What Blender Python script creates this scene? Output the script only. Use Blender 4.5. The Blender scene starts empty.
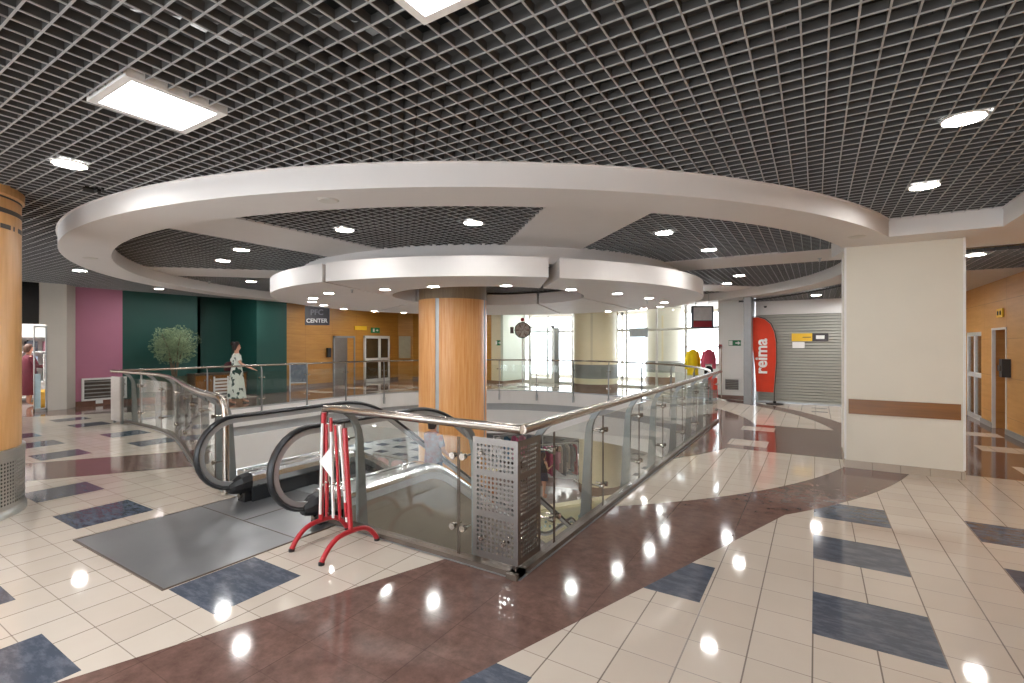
import bpy, bmesh, math, random
from mathutils import Vector, Matrix
random.seed(7)
PI = math.pi
SC = bpy.context.scene
COL = SC.collection
def R(d): return math.radians(d)
def hexc(h):
    h = h.lstrip('#')
    return tuple((lambda c: c / 12.92 if c <= .04045 else ((c + .055) / 1.055) ** 2.4)(int(h[i:i + 2], 16) / 255) for i in (0, 2, 4))

# ------------------------------------------------------------------ materials
class E:
    """socket expression: small node algebra"""
    def __init__(s, nt, v): s.nt, s.v = nt, v
    def op(s, o, b=None, c=None):
        n = s.nt.nodes.new('ShaderNodeMath'); n.operation = o
        for i, x in enumerate((s, b, c)):
            if x is None: continue
            if isinstance(x, E): s.nt.links.new(x.v, n.inputs[i])
            else: n.inputs[i].default_value = x
        return E(s.nt, n.outputs[0])
    def __add__(s, b): return s.op('ADD', b)
    def __sub__(s, b): return s.op('SUBTRACT', b)
    def __mul__(s, b): return s.op('MULTIPLY', b)
    def __gt__(s, b): return s.op('GREATER_THAN', b)
    def __lt__(s, b): return s.op('LESS_THAN', b)
    def mx(s, b): return s.op('MAXIMUM', b)
    def inv(s): return (s * -1.0) + 1.0

def new_mat(name):
    m = bpy.data.materials.new(name); m.use_nodes = True
    nt = m.node_tree
    return m, nt, nt.nodes['Principled BSDF']

def mix(nt, f, a, b):
    n = nt.nodes.new('ShaderNodeMix'); n.data_type = 'RGBA'
    for sock, x in ((n.inputs[0], f), (n.inputs[6], a), (n.inputs[7], b)):
        if isinstance(x, E): nt.links.new(x.v, sock)
        elif hasattr(x, 'is_linked'): nt.links.new(x, sock)
        elif isinstance(x, (int, float)): sock.default_value = x
        else: sock.default_value = (*x[:3], 1)
    return n.outputs[2]

def noise(nt, scale, detail=3, stretch=(1, 1, 1), coord='Object', rough=.5):
    tc = nt.nodes.new('ShaderNodeTexCoord'); mp = nt.nodes.new('ShaderNodeMapping')
    mp.inputs['Scale'].default_value = stretch
    nz = nt.nodes.new('ShaderNodeTexNoise'); nz.inputs['Scale'].default_value = scale
    nz.inputs['Detail'].default_value = detail; nz.inputs['Roughness'].default_value = rough
    nt.links.new(tc.outputs[coord], mp.inputs[0]); nt.links.new(mp.outputs[0], nz.inputs['Vector'])
    return E(nt, nz.outputs[0])

def contrast(e, lo, hi):
    n = e.nt.nodes.new('ShaderNodeMapRange'); n.inputs[1].default_value = lo; n.inputs[2].default_value = hi
    e.nt.links.new(e.v, n.inputs[0]); return E(e.nt, n.outputs[0])

def mat(name, col, rough=.5, metal=0.0, var=.06, scale=6, stretch=(1, 1, 1), bump=0.0, spec=.5, coat=0, col2=None):
    m, nt, b = new_mat(name)
    c = hexc(col) if isinstance(col, str) else col
    c2 = hexc(col2) if col2 else tuple(x * (1 - var * 2) for x in c)
    nz = contrast(noise(nt, scale, 4, stretch), .3, .7)
    nt.links.new(mix(nt, nz, c, c2), b.inputs['Base Color'])
    b.inputs['Roughness'].default_value = rough; b.inputs['Metallic'].default_value = metal
    b.inputs['Specular IOR Level'].default_value = spec; b.inputs['Coat Weight'].default_value = coat
    if bump:
        bp = nt.nodes.new('ShaderNodeBump'); bp.inputs['Strength'].default_value = bump; bp.inputs['Distance'].default_value = .01
        nt.links.new(nz.v, bp.inputs['Height']); nt.links.new(bp.outputs[0], b.inputs['Normal'])
    return m

def glass_mat(name, tint=(.95, .98, .97), gloss=.9):
    m, nt, b = new_mat(name); nt.nodes.remove(b)
    out = nt.nodes['Material Output']
    tr = nt.nodes.new('ShaderNodeBsdfTransparent'); tr.inputs[0].default_value = (*tint, 1)
    gl = nt.nodes.new('ShaderNodeBsdfGlossy'); gl.inputs['Roughness'].default_value = .02
    gl.inputs[0].default_value = (gloss, gloss, gloss, 1)
    lw = nt.nodes.new('ShaderNodeLayerWeight'); lw.inputs[0].default_value = .5
    fr = (E(nt, lw.outputs[1]).op('POWER', 5.0) * .9) + .035
    mx = nt.nodes.new('ShaderNodeMixShader')
    nt.links.new(fr.v, mx.inputs[0]); nt.links.new(tr.outputs[0], mx.inputs[1]); nt.links.new(gl.outputs[0], mx.inputs[2])
    nt.links.new(mx.outputs[0], out.inputs[0])
    return m

def emit_mat(name, col, strength):
    m, nt, b = new_mat(name)
    b.inputs['Base Color'].default_value = (.8, .8, .8, 1)
    b.inputs['Emission Color'].default_value = (*col, 1); b.inputs['Emission Strength'].default_value = strength
    return m

def wood_mat(name, a, b_, stretch, scale=3, rough=.3, panel=None, axis=2):
    m, nt, b = new_mat(name)
    n1 = contrast(noise(nt, scale, 6, stretch, rough=.65), .32, .68)
    n2 = contrast(noise(nt, scale * .25, 2, tuple(max(x * .5, .2) for x in stretch)), .3, .7)
    c = mix(nt, n1, hexc(a), hexc(b_))
    c = mix(nt, n2 * .25, c, tuple(x * .75 for x in hexc(a)))
    if panel:
        geo = nt.nodes.new('ShaderNodeNewGeometry'); sp = nt.nodes.new('ShaderNodeSeparateXYZ')
        nt.links.new(geo.outputs['Position'], sp.inputs[0])
        h, w = panel
        z = E(nt, sp.outputs[2]); u = E(nt, sp.outputs[0]) + E(nt, sp.outputs[1])
        line = ((z + 50.0).op('MODULO', h) < .008).mx(((u + 50.0).op('MODULO', w)) < .008)
        c = mix(nt, line * .55, c, tuple(x * .25 for x in hexc(a)))
    nt.links.new(c, b.inputs['Base Color']); b.inputs['Roughness'].default_value = rough
    return m

def steel_mat(name, col='#b9bcbd', rough=.28, stretch=(1, 1, 30), metal=1.0, var=.05):
    m, nt, b = new_mat(name)
    c = hexc(col)
    n = noise(nt, 12, 4, stretch)
    nt.links.new(mix(nt, n, c, tuple(x * (1 - var * 3) for x in c)), b.inputs['Base Color'])
    r = n * .12 + (rough - .06); nt.links.new(r.v, b.inputs['Roughness'])
    b.inputs['Metallic'].default_value = metal
    return m

# ------------------------------------------------------------------ mesh builder
class MB:
    def __init__(s): s.v, s.f = [], []
    def add(s, vs, fs):
        k = len(s.v); s.v += [Vector(p) for p in vs]; s.f += [tuple(i + k for i in f) for f in fs]; return s
    def box(s, x0, x1, y0, y1, z0, z1):
        vs = [(x, y, z) for z in (z0, z1) for y in (y0, y1) for x in (x0, x1)]
        return s.add(vs, [(0, 2, 3, 1), (4, 5, 7, 6), (0, 1, 5, 4), (2, 6, 7, 3), (0, 4, 6, 2), (1, 3, 7, 5)])
    def bar(s, a, b, w, h, up=(0, 0, 1)):
        a, b = Vector(a), Vector(b); d = (b - a).normalized(); up = Vector(up)
        sd = d.cross(up)
        if sd.length < 1e-4: sd = d.cross(Vector((1, 0, 0)))
        sd.normalize(); u2 = sd.cross(d).normalized()
        vs = [p + sd * (i * w / 2) + u2 * (j * h / 2) for p in (a, b) for i, j in ((-1, -1), (1, -1), (1, 1), (-1, 1))]
        return s.add(vs, [(3, 2, 1, 0), (4, 5, 6, 7), (0, 1, 5, 4), (1, 2, 6, 5), (2, 3, 7, 6), (3, 0, 4, 7)])
    def loft(s, rings, closed=True, caps=True):
        n = len(rings[0]); k = []
        vs = [p for r in rings for p in r]; fs = []
        for i in range(len(rings) - 1):
            for j in range(n if closed else n - 1):
                j2 = (j + 1) % n
                fs.append((i * n + j, i * n + j2, (i + 1) * n + j2, (i + 1) * n + j))
        if caps and closed:
            fs.append(tuple(range(n - 1, -1, -1))); m = (len(rings) - 1) * n
            fs.append(tuple(range(m, m + n)))
        return s.add(vs, fs)
    def tube(s, pts, r, n=10, caps=True):
        pts = [Vector(p) for p in pts]; rings = []; prev = None
        for i, p in enumerate(pts):
            d = (pts[min(i + 1, len(pts) - 1)] - pts[max(i - 1, 0)]).normalized()
            if prev is None:
                a = Vector((0, 0, 1)) if abs(d.z) < .9 else Vector((1, 0, 0))
                u = d.cross(a).normalized()
            else:
                u = (prev - d * prev.dot(d)).normalized()
            prev = u; w = d.cross(u)
            rr = r[i] if isinstance(r, (list, tuple)) else r
            rings.append([p + u * (rr * math.cos(2 * PI * j / n)) + w * (rr * math.sin(2 * PI * j / n)) for j in range(n)])
        return s.loft(rings, True, caps)
    def lathe(s, prof, c=(0, 0), n=32, a0=0, a1=2 * PI):
        full = abs(a1 - a0 - 2 * PI) < 1e-6
        m = n if full else n + 1
        vs = [(c[0] + r * math.cos(a0 + (a1 - a0) * j / n), c[1] + r * math.sin(a0 + (a1 - a0) * j / n), z) for r, z in prof for j in range(m)]
        fs = []
        for i in range(len(prof) - 1):
            for j in range(n):
                j2 = (j + 1) % m
                fs.append((i * m + j, i * m + j2, (i + 1) * m + j2, (i + 1) * m + j))
        return s.add(vs, fs)
    def prism(s, poly, z0, z1):
        n = len(poly); ar = sum(poly[i][0] * poly[(i + 1) % n][1] - poly[(i + 1) % n][0] * poly[i][1] for i in range(n))
        if ar < 0: poly = poly[::-1]
        vs = [(x, y, z0) for x, y in poly] + [(x, y, z1) for x, y in poly]
        fs = [tuple(range(n - 1, -1, -1)), tuple(range(n, 2 * n))] + [(i, (i + 1) % n, n + (i + 1) % n, n + i) for i in range(n)]
        return s.add(vs, fs)
    def extr(s, poly, o, u, v, w, t):
        """flat outline (a,b) -> o + a*u + b*v, thickness t along w (centred)"""
        o, u, v, w = map(Vector, (o, u, v, w)); n = len(poly)
        vs = [o + u * a + v * b + w * k for k in (-t / 2, t / 2) for a, b in poly]
        return s.add(vs, [tuple(range(n - 1, -1, -1)), tuple(range(n, 2 * n))] + [(i, (i + 1) % n, n + (i + 1) % n, n + i) for i in range(n)])
    def ball(s, c, r, n=12, m=8, sq=(1, 1, 1)):
        rings = []
        for i in range(m + 1):
            t = PI * i / m; rr = max(math.sin(t), 1e-3)
            rings.append([(c[0] + r * sq[0] * rr * math.cos(2 * PI * j / n), c[1] + r * sq[1] * rr * math.sin(2 * PI * j / n), c[2] - r * sq[2] * math.cos(t)) for j in range(n)])
        return s.loft(rings)
    def disc(s, c, r, z0, z1, n=24): return s.lathe([(1e-4, z0), (r, z0), (r, z1), (1e-4, z1)], c, n)
    def perf(s, w, h, pitch, hr, fmap, mx=.03, my=.03, skip=None):
        """perforated sheet in (a,b) with octagonal holes, mapped to 3d by fmap"""
        nx, ny = max(1, int((w - 2 * mx) / pitch)), max(1, int((h - 2 * my) / pitch))
        ox, oy = (w - nx * pitch) / 2, (h - ny * pitch) / 2
        def rect(a0, a1, b0, b1, k=1):
            for i in range(k):
                p, q = a0 + (a1 - a0) * i / k, a0 + (a1 - a0) * (i + 1) / k
                s.add([fmap(p, b0), fmap(q, b0), fmap(q, b1), fmap(p, b1)], [(0, 1, 2, 3)])
        rect(0, w, 0, oy, nx); rect(0, w, h - oy, h, nx); rect(0, ox, oy, h - oy); rect(w - ox, w, oy, h - oy)
        for i in range(nx):
            for j in range(ny):
                ca, cb = ox + (i + .5) * pitch, oy + (j + .5) * pitch; hp = pitch / 2
                if skip and skip(i, j): rect(ca - hp, ca + hp, cb - hp, cb + hp); continue
                out, inn = [], []
                for k in range(8):
                    t = PI / 4 * k; cx, sy = math.cos(t), math.sin(t); q = max(abs(cx), abs(sy))
                    out.append(fmap(ca + hp * cx / q, cb + hp * sy / q)); inn.append(fmap(ca + hr * cx, cb + hr * sy))
                s.add(out + inn, [(k, (k + 1) % 8, 8 + (k + 1) % 8, 8 + k) for k in range(8)])
        return s

def root_of(o):
    while o.parent: o = o.parent
    return o
def link(name, me, m, parent=None, loc=(0, 0, 0), smooth=False):
    o = bpy.data.objects.new(name, me); COL.objects.link(o)
    if m: me.materials.append(m)
    if parent: o.parent = parent
    else: o.location = loc
    if smooth:
        me.polygons.foreach_set('use_smooth', [True] * len(me.polygons))
        try: me.set_sharp_from_angle(angle=R(38))
        except Exception: pass
    return o
def tag(o, label=None, cat=None, group=None, kind=None):
    if label: o['label'] = label
    if cat: o['category'] = cat
    if group: o['group'] = group
    if kind: o['kind'] = kind
    return o
def build(mb, name, m, parent=None, loc=(0, 0, 0), smooth=False, fix=True):
    """world-space mesh -> object (child verts are stored relative to its thing's base)"""
    og = root_of(parent).location if parent else Vector(loc)
    me = bpy.data.meshes.new(name); me.from_pydata([tuple(Vector(p) - og) for p in mb.v], [], mb.f); me.update()
    if fix:
        bm = bmesh.new(); bm.from_mesh(me); bmesh.ops.remove_doubles(bm, verts=bm.verts, dist=1e-5)
        bmesh.ops.recalc_face_normals(bm, faces=bm.faces); bm.to_mesh(me); bm.free()
    return link(name, me, m, parent, loc, smooth)
def thing(name, label, cat, loc=(0, 0, 0), group=None):
    o = bpy.data.objects.new(name, None); COL.objects.link(o); o.location = loc; o.empty_display_size = .1
    return tag(o, label, cat, group)
def solo(mb, name, m, label, cat, loc, group=None, smooth=False):
    return tag(build(mb, name, m, None, loc, smooth), label, cat, group)
def struct(mb, name, m, parent=None, smooth=False, fix=True, label=None, cat=None):
    o = build(mb, name, m, parent, (0, 0, 0), smooth, fix)
    if not parent: tag(o, label, cat, None, 'structure')
    return o
def copy_tree(o, parent=None, loc=None, rotz=None):
    c = o.copy(); COL.objects.link(c); c.parent = parent
    if loc is not None: c.location = loc
    if rotz is not None: c.rotation_euler = (0, 0, rotz)
    for ch in list(o.children): copy_tree(ch, c)
    return c
def text_mb(s, size, depth, o, u, v, bold=0.0, align='CENTER'):
    """lettering laid from point o along u, upward v"""
    cu = bpy.data.curves.new('lettering', 'FONT'); cu.body = s; cu.size = size; cu.align_x = align; cu.align_y = 'CENTER'
    cu.extrude = depth; cu.offset = bold; cu.resolution_u = 3
    ob = bpy.data.objects.new('lettering', cu); COL.objects.link(ob)
    me = bpy.data.meshes.new_from_object(ob.evaluated_get(bpy.context.evaluated_depsgraph_get()))
    o, u, v = Vector(o), Vector(u).normalized(), Vector(v).normalized(); w = u.cross(v)
    mb = MB(); mb.add([o + u * p.co.x + v * p.co.y + w * p.co.z for p in me.vertices], [tuple(f.vertices) for f in me.polygons])
    bpy.data.objects.remove(ob); bpy.data.curves.remove(cu); bpy.data.meshes.remove(me)
    return mb

M = {}
M['plaster'] = mat('plaster', '#ded8c9', .55, var=.02, scale=2, spec=.3)
M['soffit'] = mat('soffit paint', '#e1ddda', .6, var=.015, scale=2, spec=.3)
M['beige_wall'] = mat('beige wall paint', '#c6bfb4', .6, var=.02, scale=2)
M['white_wall'] = mat('white wall paint', '#f2f0ec', .55, var=.015, scale=2)
M['cream_wall'] = mat('cream wall paint', '#ded3b0', .55, var=.02, scale=2)
M['pale_green'] = mat('pale green wall paint', '#d3dac9', .55, var=.02, scale=2)
M['pink'] = mat('pink wall paint', '#b4748c', .6, var=.03, scale=1.5)
M['green'] = mat('dark green wall paint', '#16463e', .55, var=.05, scale=1.5)
M['grid'] = mat('taupe ceiling blade', '#a8a8a8', .4, var=.06, scale=1.5, spec=.4)
M['web'] = mat('taupe blade web in painted shade', '#4e4d4c', .55, var=.06, scale=1.5, spec=.3)  # web coloured darker than the flange to imitate shade between the blades
M['roof'] = mat('dark roof slab', '#242322', .9, var=.2, scale=2)
M['duct'] = mat('grey duct metal', '#5d5b59', .5, metal=.6, var=.1)
M['steel'] = steel_mat('brushed steel', '#c6c5c2', .34, (1, 1, 4))
M['louvre'] = mat('grey vent louvre', '#8f8c88', .5)
M['guard'] = steel_mat('taupe perforated steel', '#8f8a86', .3, (2, 2, 30))
M['steel_dark'] = mat('dark brushed steel plate', '#9b9c9e', .36, .85, var=.06, scale=1.5)
M['chrome'] = steel_mat('polished handrail steel', '#b9b0a6', .24, (1, 1, 1))
M['alu'] = mat('satin aluminium', '#b9bcbe', .4, .7, var=.04, scale=4)
M['post'] = mat('grey painted steel blade', '#8b8e8d', .4, .4, var=.06, scale=5)
M['kerb'] = mat('dark bronze kerb', '#6f6258', .35, .5, var=.1, scale=8)
M['glass'] = glass_mat('clear railing glass', (.955, .975, .965))
M['glass_esc'] = glass_mat('clear balustrade glass', (.95, .965, .96))
M['glass_shop'] = glass_mat('clear shop glass', (.96, .98, .98))
M['rubber'] = mat('black rubber handrail', '#17171a', .33, var=.2, scale=20, spec=.5)
M['black'] = mat('black plastic', '#1b1b1d', .4, var=.15, scale=10)
M['dark_panel'] = mat('black gloss panel', '#101112', .2, var=.2)
M['deck'] = steel_mat('satin deck metal', '#d8d9da', .22, (1, 20, 1))
M['clad'] = mat('grey beige cladding', '#aaa193', .3, .2, var=.06, scale=1.2)
M['skirt'] = mat('dark skirt steel', '#34373a', .4, .5, var=.1)
M['step'] = mat('ribbed step metal', '#6a6c6e', .4, .7, var=.15, scale=14)
M['red'] = mat('red enamel tube', '#b3202a', .35, var=.08, scale=8, coat=.3)
M['white_enamel'] = mat('white enamel', '#e8e6e2', .35, var=.03)
M['white_gloss'] = mat('white fascia panel', '#f0efed', .4, var=.015, scale=1)
M['recess'] = mat('blue grey recess band', '#b2b5b8', .5, var=.03)
M['orange_wood'] = wood_mat('orange veneer', '#efb87c', '#dc9049', (11, 11, .5), 2.6, .32)
M['orange_wood2'] = wood_mat('pale orange veneer', '#e8b67a', '#d49d5c', (8, 8, .6), 2.2, .32)
M['veneer_wall'] = wood_mat('golden veneer wall panel', '#b98338', '#a8732c', (1, 1, 9), 1.6, .35, (.62, 1.25))
M['veneer_right'] = wood_mat('honey veneer wall panel', '#cf9b5c', '#c08b4a', (1, 1, 9), 1.4, .4, (.74, 1.4))
M['bumper'] = wood_mat('brown wood bumper', '#8a5614', '#714408', (.6, 6, 12), 3, .35)
M['band'] = mat('dark inlay band', '#4f453b', .4, var=.1)
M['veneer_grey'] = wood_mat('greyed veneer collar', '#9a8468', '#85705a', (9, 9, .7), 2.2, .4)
M['cream_col'] = mat('cream column panel', '#efe4bf', .35, var=.02, scale=1.5)
M['white_col'] = mat('off white column panel', '#dcd9ca', .35, var=.02, scale=1.5)
M['grey_band'] = mat('grey column band', '#8e8f8a', .4, var=.05)
M['brown_base'] = mat('brown stone base', '#8a6f5c', .25, var=.1)
M['skirting'] = mat('glazed skirting tile', '#b9ab9a', .25, var=.06, scale=3)
M['skirting_brown'] = mat('brown skirting tile', '#7c5a4c', .25, var=.08, scale=6)
M['shutter'] = mat('grey roller shutter', '#a5a49a', .45, .2, var=.03, scale=3)
M['frame_grey'] = mat('grey door frame', '#8c8c8d', .4, .3, var=.04)
M['frame_white'] = mat('white aluminium frame', '#dedcd6', .4, var=.03)
M['orange_flag'] = mat('orange red flag cloth', '#d63a16', .7, var=.06, scale=5)
M['sign_yellow'] = mat('yellow sign face', '#e9bc28', .45, var=.03)
M['sign_green'] = mat('green exit sign face', '#157a48', .4, var=.05)
M['sign_dark'] = mat('charcoal sign face', '#3a3438', .45, var=.1)
M['sign_red'] = mat('dark red sign face', '#8e2330', .45, var=.05)
M['letter_grey'] = mat('grey lettering', '#77737a', .5)
M['paper'] = mat('white paper', '#efeeea', .6, var=.02)
M['skin'] = mat('skin', '#d8a288', .55, var=.05, scale=12)
M['hair_dark'] = mat('dark brown hair', '#35211b', .6, var=.2, scale=30, stretch=(1, 1, .3))
M['lens'] = emit_mat('lit downlight lens', (1, .98, .955), 80)
M['lens_ring'] = emit_mat('lit small downlight lens', (1, .98, .955), 90)
M['panel_light'] = emit_mat('lit ceiling panel', (.97, .98, 1), 19)
M['rim'] = mat('white lamp rim', '#d7d3cb', .4)
M['ceil_white'] = mat('white lowered ceiling', '#d8d2ca', .6, var=.015)

# --- the mall floor: tile layout drawn from world position
def floor_material():
    m, nt, b = new_mat('mall floor tile')
    geo = nt.nodes.new('ShaderNodeNewGeometry'); sp = nt.nodes.new('ShaderNodeSeparateXYZ')
    nt.links.new(geo.outputs['Position'], sp.inputs[0])
    x, y = E(nt, sp.outputs[0]), E(nt, sp.outputs[1])
    dx, dy = x + 6.5, y - 10.3
    r = (dx * dx + dy * dy).op('SQRT')
    s = x - y * .348; t = x - y * .66
    def rect(a, b_, c, d): return (x > a) * (x < b_) * ((y > c) * (y < d))
    brown = (s > -3.54) * (s < -2.2) * (r > 7.15) * (y < 6.2)
    brown = brown.mx((r > 7.15) * (r < 7.83) * (s > -3.4) * (y < 9))
    brown = brown.mx((y > 8.68) * (y < 11.5) * (x > -3) * (r > 5.0))
    brown = brown.mx((y > 8.5) * (x > .9))
    brown = brown.mx(r < 5.52)
    brown = brown.mx((r > 6.9) * (r < 7.35) * (y > 11.5) * (x > -13))
    brown = brown.mx((t > -11.04) * (t < -9.6) * (x < -6.2) * (y < 6))
    brown = brown.mx((t < -18.05) * (y < 12))
    brown = brown.mx((x < -13.6) * (y > 6.2) * (r > 7.4))
    cream = None
    for q in [(-1.29, -.69, 9.0, 9.56), (-1.28, -.69, 10.67, 11.18), (1.2, 1.62, 10.6, 11.1), (2.25, 2.87, 10.56, 11.1), (2.3, 2.9, 8.93, 9.42),
              (2.3, 2.9, 12.2, 12.7), (-16.4, -15.3, 8.6, 9.1), (-16.0, -14.4, 10.9, 11.4), (-16.2, -14.2, 12.6, 13.1), (-16.0, -13.4, 14.2, 14.8), (-14.6, -12.6, 15.6, 16.1)]:
        e = rect(*q); cream = e if cream is None else cream.mx(e)
    brown = brown * cream.inv()
    blue = None
    for q in [(-.02, .59, 3.37, 3.95), (-.02, .59, 4.56, 5.13), (-.02, .59, 5.67, 6.25), (1.21, 1.81, 5.7, 6.29), (1.21, 1.81, 4.54, 5.12),
              (-1.25, -.65, 3.38, 3.97), (-1.84, -1.23, 1.6, 2.17), (-3.81, -3.21, 1.62, 2.23), (-3.86, -3.25, .42, .98), (-6.39, -5.76, 1.7, 2.32),
              (-7.66, -7.08, 1.76, 2.35), (-5.12, -4.52, .44, 1.02), (-10.16, -9.57, 2.42, 3.02), (-11.5, -10.9, 2.48, 3.07), (-11.42, -10.82, 3.7, 4.32),
              (-10.04, -9.5, 3.63, 4.25), (-13.32, -12.74, 3.77, 4.36), (-14.56, -14.0, 3.81, 4.4), (-12.75, -12.15, 2.5, 3.1), (-.1, .25, 14.38, 14.55), (-.1, .25, 15.2, 15.36)]:
        e = rect(*q); blue = e if blue is None else blue.mx(e)
    blue = blue * brown.inv()
    gx = (x + 30.52).op('MODULO', .305) < .008          # joints running away from the entrance
    gy = (y + 30.4025 - 3.37 - 27.0 - .0325 + 29.25).op('MODULO', .2925) < .0055
    gx2 = (x + 30.52).op('MODULO', .61) < .006
    # per tile shade
    tx = ((x + 30.52) * (1 / .305)).op('FLOOR'); ty = ((y + 29.25 - .0) * (1 / .2925)).op('FLOOR')
    cmb = nt.nodes.new('ShaderNodeCombineXYZ'); nt.links.new(tx.v, cmb.inputs[0]); nt.links.new(ty.v, cmb.inputs[1])
    wn = nt.nodes.new('ShaderNodeTexWhiteNoise'); wn.noise_dimensions = '2D'; nt.links.new(cmb.outputs[0], wn.inputs['Vector'])
    rnd = E(nt, wn.outputs[0])
    n1 = contrast(noise(nt, 5, 5), .3, .7); n2 = contrast(noise(nt, 9, 6, (1, 1, 1), rough=.7), .35, .68)
    n3 = contrast(noise(nt, 6, 5, (1, 2.6, 1), rough=.7), .45, .62)
    c_cream = mix(nt, rnd * .5 + n1 * .2, hexc('#d0c4b6'), hexc('#c2b4a5'))
    c_brown = mix(nt, n2, hexc('#7f6258'), hexc('#5f4942'))
    c_brown = mix(nt, rnd * .2, c_brown, hexc('#5d4642'))
    c_blue = mix(nt, n3, hexc('#4d535f'), hexc('#646a76'))
    g = gx.mx(gy)
    c_cream = mix(nt, gx * .88, mix(nt, gy * .75, c_cream, hexc('#84756c')), hexc('#6d6059'))
    c_brown = mix(nt, gx2.mx(gy * .5) * .6, c_brown, hexc('#4b3935'))
    c = mix(nt, brown, c_cream, c_brown); c = mix(nt, blue, c, c_blue)
    nt.links.new(c, b.inputs['Base Color'])
    rg = (n1 * .02 + .05) + brown.mx(blue) * .025 + g * (brown.mx(blue)).inv() * .2
    nt.links.new(rg.v, b.inputs['Roughness'])
    b.inputs['Specular IOR Level'].default_value = .42
    return m
M['floor'] = floor_material()
def lower_floor_material():
    m, nt, b = new_mat('lower floor tile')
    geo = nt.nodes.new('ShaderNodeNewGeometry'); sp = nt.nodes.new('ShaderNodeSeparateXYZ')
    nt.links.new(geo.outputs['Position'], sp.inputs[0]); x, y = E(nt, sp.outputs[0]), E(nt, sp.outputs[1])
    u = (x + 60.0).op('MODULO', 1.22) < .61; v = (y + 60.0).op('MODULO', 1.22) < .5
    dx, dy = x + 6.5, y - 10.3; r = (dx * dx + dy * dy).op('SQRT')
    n1 = contrast(noise(nt, 5, 4), .3, .7)
    c = mix(nt, n1, hexc('#c4beb9'), hexc('#b3aba6')); c = mix(nt, u * v * (r > 7.5), c, hexc('#565a66'))
    c = mix(nt, (r > 6.2) * (r < 7.4), c, hexc('#8a6e66'))
    nt.links.new(c, b.inputs['Base Color']); b.inputs['Roughness'].default_value = .2
    return m
M['floor_low'] = lower_floor_material()

# ------------------------------------------------------------------ layout numbers
GZ, SZ, DZ = 3.245, 3.03, 2.68          # grid ceiling, ring soffit, lowered inner ring
RC, RO, RI = Vector((-6.68, 9.88)), 7.78, 7.2
VX0, VX1, VYA = -13.05, -1.85, 10.2     # void sides
LOW = -3.6
def arc(cx, cy, r, a0, a1, n): return [(cx + r * math.cos(R(a0 + (a1 - a0) * i / n)), cy + r * math.sin(R(a0 + (a1 - a0) * i / n))) for i in range(n + 1)]
far_arc = arc(-7.45, VYA, 5.6, 0, 180, 40)
left_curve = [(-13.05, 4.55), (-12.2, 4.57), (-11.3, 4.54), (-10.55, 4.46), (-9.7, 4.27), (-8.8, 3.98), (-7.9, 3.66), (-7.0, 3.36), (-6.3, 3.15), (-5.75, 3.05)]
void = [(VX1, 3.05)] + far_arc + left_curve + [(-3.75, 3.05)]

# ------------------------------------------------------------------ floors
def floor_mesh(outer, hole, z, flip=False):
    bm = bmesh.new()
    def loop(pts):
        vs = [bm.verts.new((x, y, z)) for x, y in pts]
        return [bm.edges.new((vs[i], vs[(i + 1) % len(vs)])) for i in range(len(vs))]
    es = loop(outer) + loop(hole)
    bmesh.ops.triangle_fill(bm, edges=es, use_beauty=True)
    mb = MB(); bm.verts.index_update(); mb.add([v.co.copy() for v in bm.verts], [tuple(v.index for v in f.verts) for f in bm.faces]); bm.free()
    return mb
mb = floor_mesh([(-20.5, -3.5), (4.2, -3.5), (4.2, 25), (-20.5, 25)], void, 0.0)
fl = struct(mb, 'floor', M['floor'], fix=True)
if fl.data.polygons[0].normal.z < 0: fl.data.flip_normals()
mb = floor_mesh([(-20.5, -3.5), (4.2, -3.5), (4.2, 25), (-20.5, 25)], void, -1.62)
struct(mb, 'ceiling_lower', M['ceil_white'])
mb = MB().box(-26, 6, -3.5, 32, LOW - .1, LOW)
struct(mb, 'floor_lower', M['floor_low'])
def offset_loop(pts, d):
    n = len(pts); out = []
    for i in range(n):
        p0, p1, p2 = Vector(pts[i - 1]), Vector(pts[i]), Vector(pts[(i + 1) % n])
        a, b = (p1 - p0), (p2 - p1)
        na = Vector((a.y, -a.x)).normalized(); nb = Vector((b.y, -b.x)).normalized()
        m_ = (na + nb); m_ = m_.normalized() if m_.length > 1e-6 else na
        k = 1 / max(.4, m_.dot(na)); out.append(tuple(p1 + m_ * d * k))
    return out
def band_along(pts, prof):
    mb = MB(); rings = [[(*q, z) for q in offset_loop(pts, d)] for d, z in prof]
    n = len(pts); vs = [p for rg in rings for p in rg]
    mb.add(vs, [(i * n + j, i * n + (j + 1) % n, (i + 1) * n + (j + 1) % n, (i + 1) * n + j) for i in range(len(rings) - 1) for j in range(n)])
    return mb
# void is wound counter-clockwise: +offset grows it into the slab
struct(band_along(void, [(0, 0), (0, -.5), (.12, -.5)]), 'trim_1', M['white_gloss'], label='white slab edge panel around the escalator void')
struct(band_along(void, [(.12, -.5), (.12, -.76)]), 'trim_2', M['recess'])
struct(band_along(void, [(.12, -.76), (.02, -.76), (.02, -1.62)]), 'trim_3', M['white_gloss'])
# steel nosing on the far edge
struct(band_along(void, [(.05, .003), (-.012, .003), (-.012, -.03)]), 'trim_4', M['alu'])

# ------------------------------------------------------------------ walls
def wall(name, pts, z0, z1, m, t=.12, **k):
    """upright wall along a polyline, thickness away from the room (left of travel)"""
    mb = MB()
    for a, b in zip(pts[:-1], pts[1:]):
        a, b = Vector(a), Vector(b); d = (b - a).normalized(); n = Vector((-d.y, d.x)) * t
        mb.prism([tuple(a), tuple(b), tuple(b + n), tuple(a + n)], z0, z1)
    return struct(mb, name, m, fix=False, **k)
H1 = 4.35
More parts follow.
